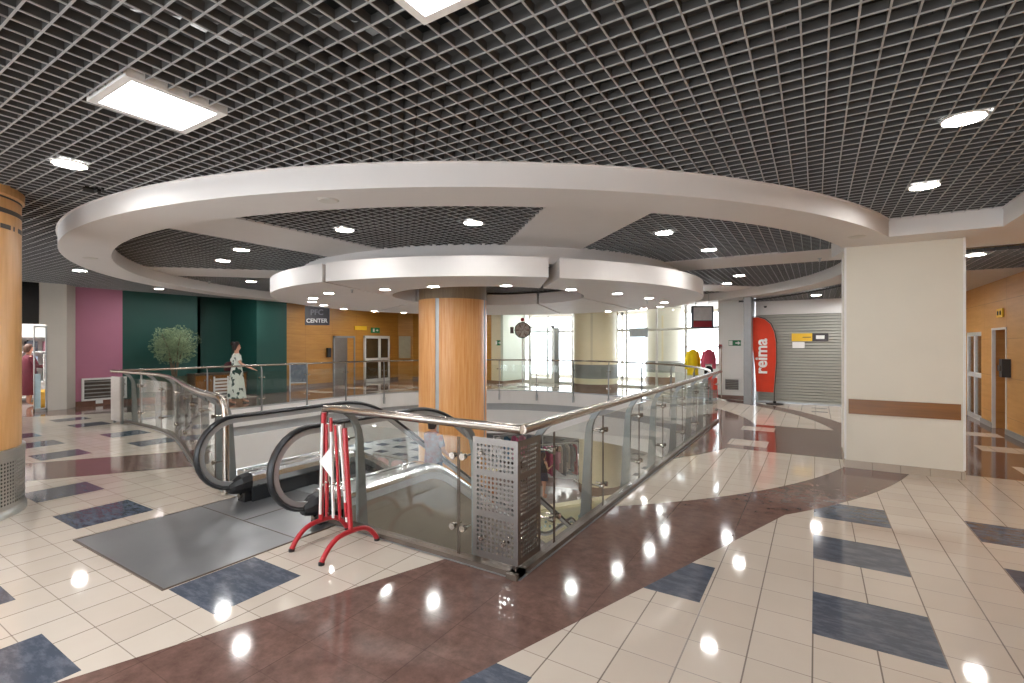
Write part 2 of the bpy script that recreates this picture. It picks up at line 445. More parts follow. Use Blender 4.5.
# travel +Y on the left side keeps thickness to -X
wl = MB()
wl.box(-16.72, -16.6, -3.5, 2.1, 0, H1); wl.box(-16.72, -16.6, 4.32, 4.7, 0, H1); wl.box(-16.72, -16.6, 2.1, 4.32, 3.24, H1)
wl.prism([(-16.6, 4.7), (-16.98, 4.99), (-17.1, 4.9), (-16.72, 4.6)], 0, H1)
struct(wl, 'wall_left', M['beige_wall'], fix=False)
struct(MB().box(-16.70, -16.58, 2.1, 4.16, 2.2, 3.24), 'trim_5', M['dark_panel'], label='black panel over the shop entrance')
struct(MB().box(-16.66, -16.6, 4.16, 4.32, 2.2, 3.24), 'trim_6', M['beige_wall'])
wall('wall_pink', [(-16.98, 4.99), (-17.0, 6.05)], 0, H1, M['pink'])
wg = MB(); wg.box(-17.12, -17.0, 6.05, 8.16, 0, H1); wg.box(-17.72, -17.6, 8.1, 9.5, 0, H1); wg.box(-17.6, -17.0, 8.06, 8.16, 0, H1)
wg.box(-17.6, -16.0, 9.45, 10.55, 0, H1)
struct(wg, 'wall_green', M['green'], fix=False)
wall('wall_orange', [(-17.0, 10.55), (-17.0, 17.0), (-16.6, 17.6), (-12.0, 17.6)], 0, H1, M['veneer_wall'])
struct(MB().prism([(-12.0, 17.6), (-11.3, 17.45), (-11.3, 17.57), (-12, 17.72)], 0, H1), 'wall_cream', M['cream_wall'])
wall('wall_pale', [(-11.3, 17.45), (-11.25, 19.1)], 0, H1, M['pale_green'])
sk = MB()
for a, b in [((-12, 17.59), (-11.3, 17.44)), ((-11.29, 17.44), (-11.24, 19.1)), ((-16.99, 10.55), (-16.99, 17.0)), ((-16.6, 17.59), (-12, 17.59))]:
    sk.bar((*a, .06), (*b, .06), .03, .12)
struct(sk, 'baseboard_back', M['brown_base'])
sk = MB(); sk.bar((-16.98, 4.99, .07), (-16.98, 6.05, .07), .04, .14); sk.bar((-16.98, 6.05, .05), (-16.98, 8.16, .05), .04, .1)
struct(sk, 'baseboard_left', M['skirting_brown'])
# shop behind the left wall
struct(MB().box(-20.4, -20.3, 1.0, 6.5, 0, 3.0), 'wall_shop', M['white_wall'])
struct(MB().box(-20.4, -17.15, 6.0, 6.1, 0, 3.0), 'wall_shop_side', M['white_wall'])
struct(MB().box(-20.4, -16.72, .9, 1.0, 0, 3.0), 'wall_shop_end', M['white_wall'])
struct(MB().box(-20.4, -17.15, 4.6, 6, 3.0, 3.06).box(-20.4, -16.72, 1, 4.6, 3.0, 3.06), 'ceiling_shop', M['ceil_white'])
wf = MB()
for a, b in ((-17, -14.5), (-12.3, -9.8), (-7.6, -5.1), (-2.9, -.4), (1.8, 3.2)): wf.box(a, b, -3.62, -3.5, 0, H1)
wf.box(-17, 3.2, -3.62, -3.5, 2.6, H1)
struct(wf, 'wall_front', M['beige_wall'], fix=False)
# right side
wr = MB(); wr.box(3.05, 3.2, -3.5, 12.75, 0, H1); wr.box(3.05, 3.2, 13.6, 14.4, 0, H1); wr.box(3.05, 3.2, 12.75, 13.6, 1.99, H1)
wr.box(3.05, 3.2, 14.4, 15.7, 1.97, H1); wr.box(3.05, 3.2, 15.7, 17.2, 0, H1); wr.box(3.9, 4.0, 12.6, 15.8, 0, 2.2); wr.box(3.2, 4.0, 12.6, 15.9, 2.2, 2.3); wr.box(3.2, 4.0, 15.75, 15.9, 0, 2.2); wr.box(3.2, 3.9, 12.6, 12.75, 0, 2.2); wr.box(3.2, 3.9, 13.6, 13.72, 0, 2.2)
struct(wr, 'wall_right', M['veneer_right'], fix=False)
sk = MB(); sk.bar((3.04, 9.5, .05), (3.04, 12.75, .05), .03, .1); sk.bar((3.04, 13.6, .05), (3.04, 14.4, .05), .03, .1)
struct(sk, 'baseboard_right', M['grey_band'])
fr = MB()
for yy in (12.73, 13.58): fr.box(3.035, 3.09, yy, yy + .035, 0, 2.02)
fr.box(3.035, 3.09, 12.73, 13.63, 1.98, 2.02)
struct(fr, 'trim_7', M['frame_white'], label='white frame of the recess in the right veneer wall')
struct(MB().box(1.5, 3.05, 17.1, 17.2, 0, H1), 'wall_corridor', M['veneer_right'])
# glazed door in the right wall
d1 = build(MB().box(3.07, 3.12, 14.42, 14.50, 0, 1.97).box(3.07, 3.12, 15.6, 15.7, 0, 1.97).box(3.07, 3.12, 15.0, 15.1, 0, 1.97).box(3.07, 3.12, 14.42, 15.7, 1.88, 1.97).box(3.07, 3.12, 14.42, 15.7, 0, .1).box(3.07, 3.12, 14.42, 15.7, .95, 1.05), 'door_1', M['frame_white'])
tag(d1, 'white framed glazed double door in the right veneer wall', None, None, 'structure')
build(MB().box(3.09, 3.10, 14.5, 15.0, .1, 1.88).box(3.09, 3.10, 15.1, 15.6, .1, 1.88), 'door_glass', M['glass_shop'], d1)
# shutter bay and white pilaster
struct(MB().box(-1.5, 2.0, 16.0, 16.15, 2.55, H1), 'wall_back_right', M['white_wall'])
struct(MB().box(-2.6, -1.75, 16.4, 17.2, 0, H1).box(-1.75, -1.6, 16.2, 17.2, 0, H1), 'wall_back', M['white_wall'])
struct(MB().box(-1.74, -1.54, 15.2, 16.2, 0, 3.24), 'trim_8', M['frame_grey'], label='grey metal pilaster beside the roller shutter')
struct(MB().box(-2.6, -1.78, 16.36, 16.4, 0, .12), 'baseboard_pilaster', M['skirting_brown'])
sh = MB(); zz = 0.02
while zz < 2.55:
    z2 = min(zz + .082, 2.55)
    sh.loft([[(-1.5, 16.06, zz), (-1.5, 16.03, zz + .012), (-1.5, 16.03, z2 - .012), (-1.5, 16.06, z2)], [(2.0, 16.06, zz), (2.0, 16.03, zz + .012), (2.0, 16.03, z2 - .012), (2.0, 16.06, z2)]], False)
    zz = z2
shut = struct(sh, 'door_2', M['shutter'], label='closed grey roller shutter behind the orange flag')
build(MB().box(-1.5, 2.0, 16.0, 16.08, 0.0, .05), 'bottom_rail', M['alu'], shut)
build(MB().box(-1.5, -1.44, 15.98, 16.1, 0, 2.55), 'guide_rail', M['alu'], shut)

# ------------------------------------------------------------------ glazed back front (daylight side)
def glazing(name, a, b, n, z1, label):
    a, b = Vector(a), Vector(b); g = MB(); d = (b - a)
    for i in range(n + 1):
        p = a + d * (i / n); g.bar((p.x, p.y, 0), (p.x, p.y, z1), .07, .06, (d.x, d.y, 0))
    for z in (.04, 2.25, z1 - .04): g.bar((a.x, a.y, z), (b.x, b.y, z), .06, .08)
    w = struct(g, name, M['frame_white'], label=label)
    gm = MB()
    for i in range(n):
        p, q = a + d * ((i + .03) / n), a + d * ((i + .97) / n)
        gm.add([(p.x, p.y, .08), (q.x, q.y, .08), (q.x, q.y, z1 - .08), (p.x, p.y, z1 - .08)], [(0, 1, 2, 3)])
    build(gm, 'pane', M['glass_shop'], w)
    return w
glazing('window_1', (-11.2, 19.1), (-5.2, 18.9), 5, 3.24, 'white framed glass shopfront across the void')
glazing('window_2', (-5.2, 18.9), (-2.6, 16.9), 2, 3.24, 'white framed glass shopfront beside the white pilaster')
# outer wall of the daylit shop: sills, mullions and open sky beyond
g = MB()
for xx in (-13.2, -10.6, -8.0, -5.4, -2.8, -.2, 2.4): g.box(xx - .06, xx + .06, 23.0, 23.1, 0, 3.4)
g.box(-13.2, 2.4, 23.0, 23.1, 0, .12); g.box(-13.2, 2.4, 23.0, 23.1, 3.1, 3.4); g.box(-13.2, 2.4, 23.02, 23.08, 2.3, 2.36)
struct(g, 'window_3', M['white_wall'], label='white outer window frames of the daylit shop')
struct(MB().box(-13.3, -13.2, 17.8, 23.1, 0, 3.4), 'wall_daylit_shop', M['white_wall'])
struct(MB().box(1.9, 2.0, 16.15, 23.1, 0, 3.4), 'wall_daylit_shop_end', M['white_wall'])
struct(MB().box(-13.2, 2.0, 19.3, 23.1, 3.26, 3.32), 'ceiling_daylit_shop', M['ceil_white'])
struct(MB().box(-11.3, -5.2, 18.95, 19.1, 3.24, H1).prism([(-5.2, 18.9), (-2.6, 16.9), (-2.5, 17.0), (-5.1, 19.05)], 3.24, H1).box(-17.2, -11.2, 17.6, 17.72, 3.4, H1), 'wall_over_windows', M['white_wall'], fix=False)
# white partition door inside that front
d3 = build(MB().box(-10.9, -10.8, 18.95, 19.02, 0, 2.5).box(-9.75, -9.65, 18.95, 19.02, 0, 2.5).box(-10.9, -9.65, 18.95, 19.02, 2.4, 2.5).box(-10.8, -9.75, 18.97, 19.0, 0, .2), 'door_3', M['frame_white'])
tag(d3, 'white framed glass door behind the round wheel', None, None, 'structure')
build(MB().box(-10.8, -9.75, 18.98, 18.99, .2, 2.4), 'door_glass', M['glass_shop'], d3)
build(MB().box(-9.6, -9.4, 18.9, 19.0, .0, 2.4), 'side_post', M['grey_band'], d3)

# ------------------------------------------------------------------ ceiling: open grid of blades
def grid_mesh(x0, x1, y0, y1, z, cell, hgt, th, ox, oy, cuts, keep=(), drop=(), z2=0):
    """crossing blades; cuts: open rectangles, keep / drop: circles (centre, radius) kept to or left out"""
    mb = MB()
    def chord(at, axis, c, r):
        k, m = (c[0], c[1]) if axis == 'y' else (c[1], c[0])
        q = r * r - (at - k) ** 2
        return None if q <= 0 else (m - math.sqrt(q), m + math.sqrt(q))
    def sub(iv, k0, k1):
        nv = []
        for p, q in iv:
            if k1 <= p or k0 >= q: nv.append((p, q)); continue
            if p < k0: nv.append((p, k0))
            if q > k1: nv.append((k1, q))
        return nv
    def seg(lo, hi, at, axis):
        iv = [(lo, hi)]
        for (a0, a1, b0, b1) in cuts:
            k0, k1, m0, m1 = (b0, b1, a0, a1) if axis == 'y' else (a0, a1, b0, b1)
            if m0 - 1e-3 < at < m1 + 1e-3: iv = sub(iv, k0, k1)
        for c, r in drop:
            h = chord(at, axis, c, r)
            if h: iv = sub(iv, *h)
        for c, r in keep:
            h = chord(at, axis, c, r)
            iv = [(max(p, h[0]), min(q, h[1])) for p, q in iv if max(p, h[0]) < min(q, h[1])] if h else []
        return iv
    k = math.ceil((x0 - ox) / cell)
    while ox + k * cell <= x1:
        xx = ox + k * cell
        for p, q in seg(y0, y1, xx, 'y'): mb.box(xx - th / 2, xx + th / 2, p, q, z + z2, z + z2 + hgt)
        k += 1
    k = math.ceil((y0 - oy) / cell)
    while oy + k * cell <= y1:
        yy = oy + k * cell
        for p, q in seg(x0, x1, yy, 'x'): mb.box(p, q, yy - th / 2, yy + th / 2, z + z2 + .0008, z + z2 + hgt - .0008)
        k += 1
    return mb
CELL = .1182
PAN = [(-3.915, -3.345, 1.205, 1.775), (-1.60, -1.03, 1.205, 1.775)]
cuts = [(a - .004, b + .004, c - .004, d + .004) for a, b, c, d in PAN + [(a, a + .57, c, c + .57) for c in (-1.1, -2.9) for a in (-8.5, -6.2, -3.915, -1.6, .71)]] + [(-6.29, -6.03, 1.84, 2.06)]
def grid_ceiling(name, *a, **k):
    g = struct(grid_mesh(*a[:5], CELL, .006, .009, *a[5:], **k), name, M['grid'], fix=False)
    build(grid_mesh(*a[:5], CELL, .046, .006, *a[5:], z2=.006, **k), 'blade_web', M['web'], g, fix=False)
    return g
IZ = 3.085
PAN3 = PAN + [(a, a + .57, c, c + .57) for c in (-1.1, -2.9) for a in (-8.5, -6.2, -3.915, -1.6, .71)]
LOW_FILL = [(.95, 14.3), (.95, 12.9), (.95, 15.2)]  # unseen panels added behind the square column to brighten the shutter bay
HALL_FILL = [(-15.7, 7.7), (-15.3, 9.0), (-15.9, 11.6), (-15.9, 14.0), (-13.6, 16.0), (-10.6, 18.0)]  # unseen panels added to brighten the far hall
PAN3 += [(a, a + .57, c, c + .57) for a, c in HALL_FILL]
cuts = [(a - .004, b + .004, c - .004, d + .004) for a, b, c, d in PAN3] + [(-6.25, -6.07, 1.86, 2.03)]
grid_ceiling('ceiling', -17.0, 3.05, -3.4, 17.6, GZ, -1.60, 1.775, cuts + [(1.62, 3.05, 9.0, 17)], drop=[(RC, RO - .1)])
grid_ceiling('ceiling_inner', -14.5, 1.0, 2.0, 17.6, GZ, -1.60, 1.775, [], keep=[(RC, RI + .06)], drop=[((-6.68, 9.88), 4.26)])
grid_ceiling('ceiling_core', -7.9, -3.7, 6.3, 10.6, 2.99, -1.60, 1.775, [], keep=[((-5.85, 8.49), 2.15)], drop=[((-6.68, 8.32), .76)])
grid_ceiling('ceiling_lowered', -2.2, 1.6, 11.0, 16.0, 2.94, -1.60, 1.775, [(a, a + .57, c, c + .57) for a, c in LOW_FILL], drop=[(RC, 7.7)])
grid_ceiling('ceiling_corridor_grid', 1.6, 3.05, 9.06, 11.3, 2.96, -1.60, 1.775, [])
struct(MB().box(-20.5, 4.2, -3.5, 19.5, 4.3, 4.4), 'roof', M['roof'], fix=False)
du = MB(); du.box(-12, 3, 2.9, 3.5, 3.75, 4.05); du.box(-3.4, -2.9, -3, 9, 3.7, 3.95); du.box(-.4, -.15, -3, 8, 3.5, 3.6); du.box(.6, .75, -3, 8, 3.6, 3.7)
du.box(-9, -8.4, -2, 3, 3.75, 4.0); du.tube([(-6, -2, 3.6), (-2.2, 2.2, 3.6), (-2.0, 5, 3.62)], .09, 8); du.box(-5, 1.5, .2, .35, 3.5, 3.6)
struct(du, 'ceiling_ducts', M['duct'], fix=False)

struct(MB().box(-6.3, -6.02, 1.83, 2.07, GZ + .04, GZ + .05), 'ceiling_gap_shade', M['dark_panel'], label='black plate standing for the dark above missing grid ceiling cells')  # black plate painted in for the darkness above the missing cells
# ring soffit, spokes, beam over the column
rg = MB(); n = 160
rg.lathe([(RI, GZ + .06), (RI, SZ), (RO, SZ), (RO, GZ - .008), (RO + .02, GZ - .008), (RO + .02, GZ - .002), (RO - .05, GZ - .002), (RO - .05, GZ + .06)], RC, n)
struct(rg, 'ceiling_ring', M['soffit'], smooth=True)
for i, a in enumerate([-90, -45, 2, 47, 90, 135, 180, 224]):
    d = Vector((math.cos(R(a)), math.sin(R(a)))); nn = Vector((-d.y, d.x)); w = .64
    p0, p1 = RC + d * 4.2, RC + d * 7.22
    struct(MB().prism([tuple(p0 + nn * w), tuple(p0 - nn * w), tuple(p1 - nn * w), tuple(p1 + nn * w)], GZ - .004, GZ + .06), 'ceiling_beam', M['soffit'])
struct(MB().lathe([(4.28, GZ + .06), (4.28, 2.972), (4.22, 2.972), (4.22, 4.3)], RC, 128), 'ceiling_drum', M['soffit'], smooth=True)
bmx = MB(); bmx.prism([(.5, 7.63), (1.8, 7.63), (1.8, -3.5), (3.05, -3.5), (3.05, 9.08), (.2, 9.08)], SZ + .0015, GZ + .06).prism([(.7, 7.61), (1.78, 7.61), (1.78, -3.5), (1.84, -3.5), (1.84, 7.67), (.7, 7.67)], GZ - .008, GZ - .002)
struct(bmx, 'ceiling_soffit', M['soffit'])
struct(MB().box(1.62, 3.05, 11.3, 17.1, 2.96, 3.3), 'ceiling_corridor', M['ceil_white'])

# lowered inner ring in five curved segments
HC, HR = Vector((-5.85, 8.49)), 1.98
dC, dR = Vector((-6.68, 9.72)), 4.74
gaps = [((-6.59, 4.95), (-7.53, 7.33)), ((-3.28, 6.38), (-4.15, 7.6)), ((-4.41, 13.86), (-4.2, 9.66)), ((-7.07, 14.41), (-5.76, 10.52)), ((-11.17, 10.42), (-7.81, 8.42))]
ga = []
for o_, i_ in gaps:
    a = Vector(o_) - dC; b = Vector(i_) - HC
    ga.append([math.degrees(math.atan2(a.y, a.x)), math.degrees(math.atan2(b.y, b.x))])
for k in range(5):
    a0, b0 = ga[k]; a1, b1 = ga[(k + 1) % 5]
    while a1 < a0: a1 += 360
    while b0 < a0 - 180: b0 += 360
    while b0 > a0 + 180: b0 -= 360
    while b1 < b0: b1 += 360
    if b1 - b0 > 330: b1 -= 360
    ea, eb = .5, 1.0; N = 36
    inn, out = [], []
    for i in range(N + 1):
        f = i / N; A, B = R(a0 + ea + (a1 - a0 - 2 * ea) * f), R(b0 + eb + (b1 - b0 - 2 * eb) * f)
        out.append(dC + dR * Vector((math.cos(A), math.sin(A)))); inn.append(HC + HR * Vector((math.cos(B), math.sin(B))))
    if k == 1:
        sh_ = Vector((.04, .11)); out = [q + sh_ for q in out]
    z0, z1, zi = DZ, 2.975, 2.84
    mb = MB()
    mb.loft([[(p.x, p.y, z0), (q.x, q.y, z0), (q.x, q.y, z1), (p.x, p.y, zi + .1)] for p, q in zip(inn, out)])
    struct(mb, 'ceiling_segment', M['soffit'], smooth=True)

# ------------------------------------------------------------------ lamps
def make_downlight(r, loc, label, group, lens='lens'):
    t = thing('downlight', label, 'ceiling light', loc, group)
    x, y, z = loc
    build(MB().lathe([(r, z + .004), (r + .008, z - .010), (r * 1.14, z - .006), (r * 1.16, z), (r * 1.16, z + .004)], (x, y), 32), 'rim', M['rim'], t, smooth=True)
    build(MB().lathe([(1e-4, z - .004), (r, z - .004), (r, z + .004), (1e-4, z + .004)], (x, y), 32), 'lens', M[lens], t)
    return t
big = None
GL = [((.86, 4.48), 'round downlight in the dark grid ceiling, close to the photographer on the right side'),
      ((.90, 6.19), 'round downlight in the dark grid ceiling just before the white beam over the square column'),
      ((-5.44, 1.56), 'round downlight in the dark grid beside the square lit panel and the wood clad column'),
      ((-5.41, 4.42), 'first round downlight left of centre in the front grid bay of the white ring'),
      ((-3.71, 5.03), 'round downlight at the middle of the front grid bay of the white ring'),
      ((-1.79, 6.88), 'round downlight in the right front grid bay, closer to the big ring'),
      ((-1.49, 8.50), 'round downlight in the right front grid bay, beside the silvery reflections'),
      ((-1.47, 12.06), 'round downlight in the narrow right rear grid bay, the higher of two'),
      ((-1.93, 13.48), 'round downlight in the narrow right rear grid bay, the lower of two'),
      ((-7.99, 4.46), 'round downlight in the left front grid bay, the upper of two'),
      ((-9.32, 4.86), 'round downlight in the left front grid bay, the lower of two'),
      ((-11.84, 6.85), 'round downlight in the thin left rear grid bay above the green walls'),
      ((-13.13, 3.93), 'round downlight in the grid above the pink wall, outside the white ring'),
      ((-9.9, 1.6), 'round downlight in the grid half hidden behind the wood clad column'),
      ]
for i, ((x, y), lb) in enumerate(GL):
    zz = GZ
    if i == 0: big = make_downlight(.108, (x, y, zz), lb, 'round downlights in the grid ceiling')
    else: tag(copy_tree(big, None, (x, y, zz)), lb)
tag(copy_tree(big, None, (1.9, 9.3, 2.96)), 'round downlight in the corridor grid right of the square column')
t = tag(copy_tree(big, None, (.0, 14.6, 2.94)), 'round downlight in the grid right above the roller shutter')
for i, (x, y, lb) in enumerate([(-15.6, 6.4, 'before the green wall'), (-14.9, 9.0, 'before the green pillar'), (-15.2, 12.0, 'before the golden veneer wall'), (-15.4, 14.6, 'before the glazed double door'), (-13.0, 16.2, 'before the rear veneer wall'), (-9.0, 18.2, 'before the glass shopfront'), (-4.4, 16.9, 'before the shop windows'), (-14.6, 1.2, 'far left of the wood clad column')]):  # unseen downlights added as extra light for the far hall
    tag(copy_tree(big, None, (x, y, GZ)), 'unseen fill downlight added in the hall ' + lb)
SL = [((-7.95, 6.12), 'rim side of the pair by the front left joint', ), ((-9.1, 6.61), 'left side, topmost of a tight cluster of three'),
      ((-9.92, 7.18), 'left side, in the middle of a tight cluster of three'), ((-10.5, 7.94), 'left side, lowest of a tight cluster of three'),
      ((-11.3, 9.1), 'left side, above the dark hanging sign'), ((-11.78, 10.31), 'left side, above the glazed door of the veneer hall'),
      ((-12.0, 11.6), 'white underside left rear part, beside the wood clad column'),
      ((-6.56, 6.24), 'front segment, left of the wood clad column'), ((-5.57, 6.61), 'front segment, right over the wood clad column'),
      ((-4.77, 7.3), 'front segment, right of the wood clad column'), ((-3.73, 8.01), 'right segment, first behind the front joint'),
      ((-3.27, 9.12), 'right segment, second behind the front joint'), ((-3.02, 10.39), 'right segment, third behind the front joint'),
      ((-3.03, 11.65), 'right segment, fourth behind the front joint'), ((-3.45, 12.98), 'right segment, fifth behind the front joint'),
      ((-4.0, 13.55), 'right segment, sixth behind the front joint, before the bright windows'), ((-5.3, 14.0), 'rear segment, before the bright windows')]
sm = None
for i, ((x, y), *lb) in enumerate(SL):
    d = Vector((x, y)) - dC
    if d.length > dR - .18: d *= (dR - .18) / d.length; x, y = dC + d
    e = Vector((x, y)) - HC
    if e.length < HR + .17: x, y = HC + e * ((HR + .17) / e.length)
    lab = 'downlight in the lowered ring, ' + lb[0]
    if i == 0: sm = make_downlight(.09, (x, y, DZ), lab, 'downlights in the lowered ring', 'lens_ring')
    else: tag(copy_tree(sm, None, (x, y, DZ)), lab)
PAN2 = PAN + [(a, a + .57, c, c + .57) for c in (-1.1, -2.9) for a in (-8.5, -6.2, -3.915, -1.6, .71)]  # rows behind the viewpoint are unseen panels added as fill light
PAN2 += [(a, a + .57, c, c + .57) for a, c in HALL_FILL]
for (a, b, c, d), lb in zip(PAN2, ('square lit ceiling panel above the wood clad column side', 'square lit ceiling panel cut by the upper picture edge') + ('unseen square lit fill panel added behind the viewpoint',) * 10 + tuple('unseen square lit fill panel added in the hall ' + q for q in ('by the pink wall', 'by the green pillar', 'by the A-frame board', 'by the glazed door', 'by the rear veneer wall', 'by the shopfront'))):
    t = thing('light_panel', lb, 'ceiling light', ((a + b) / 2, (c + d) / 2, GZ), 'square lit panels in the grid')
    f = MB(); w = .045
    f.box(a, b, c, c + w, GZ - .012, GZ + .05); f.box(a, b, d - w, d, GZ - .012, GZ + .05); f.box(a, a + w, c + w, d - w, GZ - .012, GZ + .05); f.box(b - w, b, c + w, d - w, GZ - .012, GZ + .05)
    build(f, 'frame', M['white_enamel'], t)
    build(MB().box(a + w, b - w, c + w, d - w, GZ + .03, GZ + .045), 'diffuser', M['panel_light'], t)
for (a, c), q in zip(LOW_FILL, ('middle', 'front', 'rear')):
    t = thing('light_panel', 'unseen square lit fill panel added behind the square column, ' + q, 'ceiling light', (a + .285, c + .285, 2.94), 'square lit panels in the grid')
    f = MB(); w = .045; b, d = a + .57, c + .57
    f.box(a, b, c, c + w, 2.93, 2.99); f.box(a, b, d - w, d, 2.93, 2.99); f.box(a, a + w, c + w, d - w, 2.93, 2.99); f.box(b - w, b, c + w, d - w, 2.93, 2.99)
    build(f, 'frame', M['white_enamel'], t); build(MB().box(a + w, b - w, c + w, d - w, 2.97, 2.985), 'diffuser', M['panel_light'], t)
# plain round covers on the soffit
for (x, y), lb in zip([(-3.83, 2.94), (.43, 7.4), (-9.54, 2.98)], ['front of the white ring', 'right end of the white ring near the square column', 'left side of the white ring']):
    solo(MB().lathe([(1e-4, SZ - .012), (.08, SZ - .012), (.1, SZ), (.1, SZ + .003)], (x, y), 24), 'speaker_cover', M['rim'], 'flat round speaker cover, ' + lb, 'speaker', (x, y, SZ), 'round covers under the ring')
for (x, y, z), lb in zip([(-7.12, 5.98, DZ), (-3.3, 11.2, DZ), (.05, 8.95, SZ), (-10.9, 5.4, SZ)], ['by the front left joint of the lowered ring', 'on the right segment of the lowered ring', 'on the beam beside the square column', 'on the thin left beam of the white ring']):
    solo(MB().disc((x, y), .03, z - .01, z).tube([(x, y, z - .01), (x, y, z - .05)], .012, 8).disc((x, y), .022, z - .055, z - .05), 'sprinkler', M['alu'], 'tiny ceiling sprinkler ' + lb, 'sprinkler', (x, y, z), 'ceiling sprinklers')

# ------------------------------------------------------------------ columns
def wood_column(cx, cy, Rr, z0, z1, label, seams, woodm, ztop_grey=None, bands=(), base=None):
    t = thing('wood_clad_column', label, 'column', (cx, cy, max(z0, LOW)))
    zt = ztop_grey or z1; zb = base if base else z0
    s = MB(); sg = MB(); seams = sorted(seams); gw = 3.2
    for i, a in enumerate(seams):
        b = seams[(i + 1) % len(seams)]
        if b <= a: b += 360
        s.lathe([(Rr - .03, zb), (Rr, zb), (Rr, zt), (Rr - .03, zt)], (cx, cy), 30, R(a + gw), R(b - gw))
        sg.lathe([(Rr - .012, zb), (Rr - .012, zt)], (cx, cy), 4, R(a - gw - .5), R(a + gw + .5))
    build(s, 'veneer_panel', woodm, t, smooth=True)
    build(sg, 'joint_strip', M['alu'], t, smooth=True)
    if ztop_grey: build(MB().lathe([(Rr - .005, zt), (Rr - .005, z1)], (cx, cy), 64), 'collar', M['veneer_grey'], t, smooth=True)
    for z, h, dash in bands:
        b = MB()
        if not dash: b.lathe([(Rr, z), (Rr + .004, z), (Rr + .004, z + h), (Rr, z + h)], (cx, cy), 72)
        else:
            for k in range(18): 
                a0 = k * 20; b.lathe([(Rr, z), (Rr + .004, z), (Rr + .004, z + h), (Rr, z + h)], (cx, cy), 6, R(a0), R(a0 + 10)); b.lathe([(Rr, z), (Rr + .004, z), (Rr + .004, z + h), (Rr, z + h)], (cx, cy), 1, R(a0 + 13), R(a0 + 15))
        build(b, 'inlay_band', M['band'], t, smooth=True)
    return t
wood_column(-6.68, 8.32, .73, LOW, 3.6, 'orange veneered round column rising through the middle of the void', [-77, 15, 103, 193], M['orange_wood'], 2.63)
LC = (-7.28, .92)
t = wood_column(LC[0], LC[1], .75, 0, GZ + .03, 'orange veneered round column with perforated steel base on the tiled floor', [-10, 80, 170, 260], M['orange_wood2'], None, [(3.13, .045, 0), (2.985, .045, 0), (2.83, .045, 1)], .66)
build(MB().lathe([(.75, GZ - .1), (.775, GZ - .08), (.775, GZ)], LC, 64), 'top_collar', M['orange_wood2'], t, smooth=True)
pb = MB(); rb = .775
pb.perf(2 * PI * rb, .5, .036, .011, lambda a, b: (LC[0] + rb * math.cos(a / rb), LC[1] + rb * math.sin(a / rb), .08 + b), 0, .03)
build(pb, 'perforated_base', M['steel'], t, smooth=True)
build(MB().lathe([(rb, .58), (rb + .005, .6), (rb + .005, .66), (.74, .66)], LC, 72).lathe([(rb + .015, 0), (rb + .015, .05), (rb, .08)], LC, 72), 'base_trim', M['steel'], t, smooth=True)
build(MB().lathe([(.70, 0), (.70, .66)], LC, 48), 'core', M['black'], t, smooth=True)
def cream_column(cx, cy, Rr, z0, z1, label, colm, seam=(-88,)):
    t = thing('cream_column', label, 'column', (cx, cy, z0))
    build(MB().lathe([(Rr, z0 + .12), (Rr, z1 - .35), (Rr - .03, z1 - .35), (Rr - .03, z1)], (cx, cy), 56), 'shaft', colm, t, smooth=True)
    build(MB().lathe([(Rr + .004, z0 + .5), (Rr + .01, z0 + .5), (Rr + .01, z0 + .98), (Rr + .004, z0 + .98)], (cx, cy), 56), 'grey_band', M['grey_band'], t, smooth=True)
    build(MB().lathe([(Rr + .012, z0), (Rr + .012, z0 + .3), (Rr, z0 + .3)], (cx, cy), 56), 'base', M['brown_base'], t, smooth=True)
    for a in seam:
        p = (cx + (Rr + .008) * math.cos(R(a)), cy + (Rr + .008) * math.sin(R(a)))
        build(MB().bar((*p, z0 + .98), (*p, z1 - .35), .07, .03, (math.cos(R(a)), math.sin(R(a)), 0)), 'joint_strip', M['cream_wall'], t)
    return t
cream_column(-6.72, 16.5, .77, 0, 3.24, 'cream round column with grey band just behind the far railing', M['cream_col'], (-78, 10))
cream_column(-5.6, 21.5, .78, 0, 3.24, 'off white round column with grey band inside the bright shop', M['white_col'], (-80,))
cl = thing('lower_column', 'cream round column with brown base standing on the lower floor', 'column', (-6.64, 16.75, LOW))
build(MB().lathe([(.77, LOW + .28), (.77, -1.6)], (-6.64, 16.75), 48), 'shaft', M['cream_col'], cl, smooth=True)
build(MB().lathe([(.79, LOW), (.79, LOW + .3), (.77, LOW + .3)], (-6.64, 16.75), 48), 'base', M['brown_base'], cl, smooth=True)
# square column
px0, px1, py0, py1 = .345, 1.575, 8.17, 9.05
sq = thing('square_column', 'cream plastered square column with wooden bumper on the right', 'column', ((px0 + px1) / 2, (py0 + py1) / 2, 0))
build(MB().box(px0, px1, py0, py1, .1, SZ), 'shaft', M['plaster'], sq)
ct = MB()
for xx in (px0, px1):
    ct.box(xx - .012, xx + .012, py0 - .012, py0 + .03, .12, SZ); ct.box(xx - .012, xx + .012, py1 - .03, py1 + .012, .12, SZ)
build(ct, 'corner_trim', M['white_enamel'], sq)
build(MB().box(px0 + .035, px1 - .035, py0 - .02, py0, .745, .945).box(px1, px1 + .02, py0 + .05, py1 - .05, .745, .945), 'bumper_rail', M['bumper'], sq)
sk = MB(); x = px0
while x < px1 - .01:
    x2 = min(x + .3, px1); sk.box(x + .002, x2 - .002, py0 - .012, py0 + .01, 0, .105); x = x2
sk.box(px0 - .012, px0, py0 - .012, py1 + .012, 0, .105); sk.box(px1, px1 + .012, py0 - .012, py1 + .012, 0, .105); sk.box(px0, px1, py1, py1 + .012, 0, .105)
build(sk, 'skirting', M['skirting'], sq)

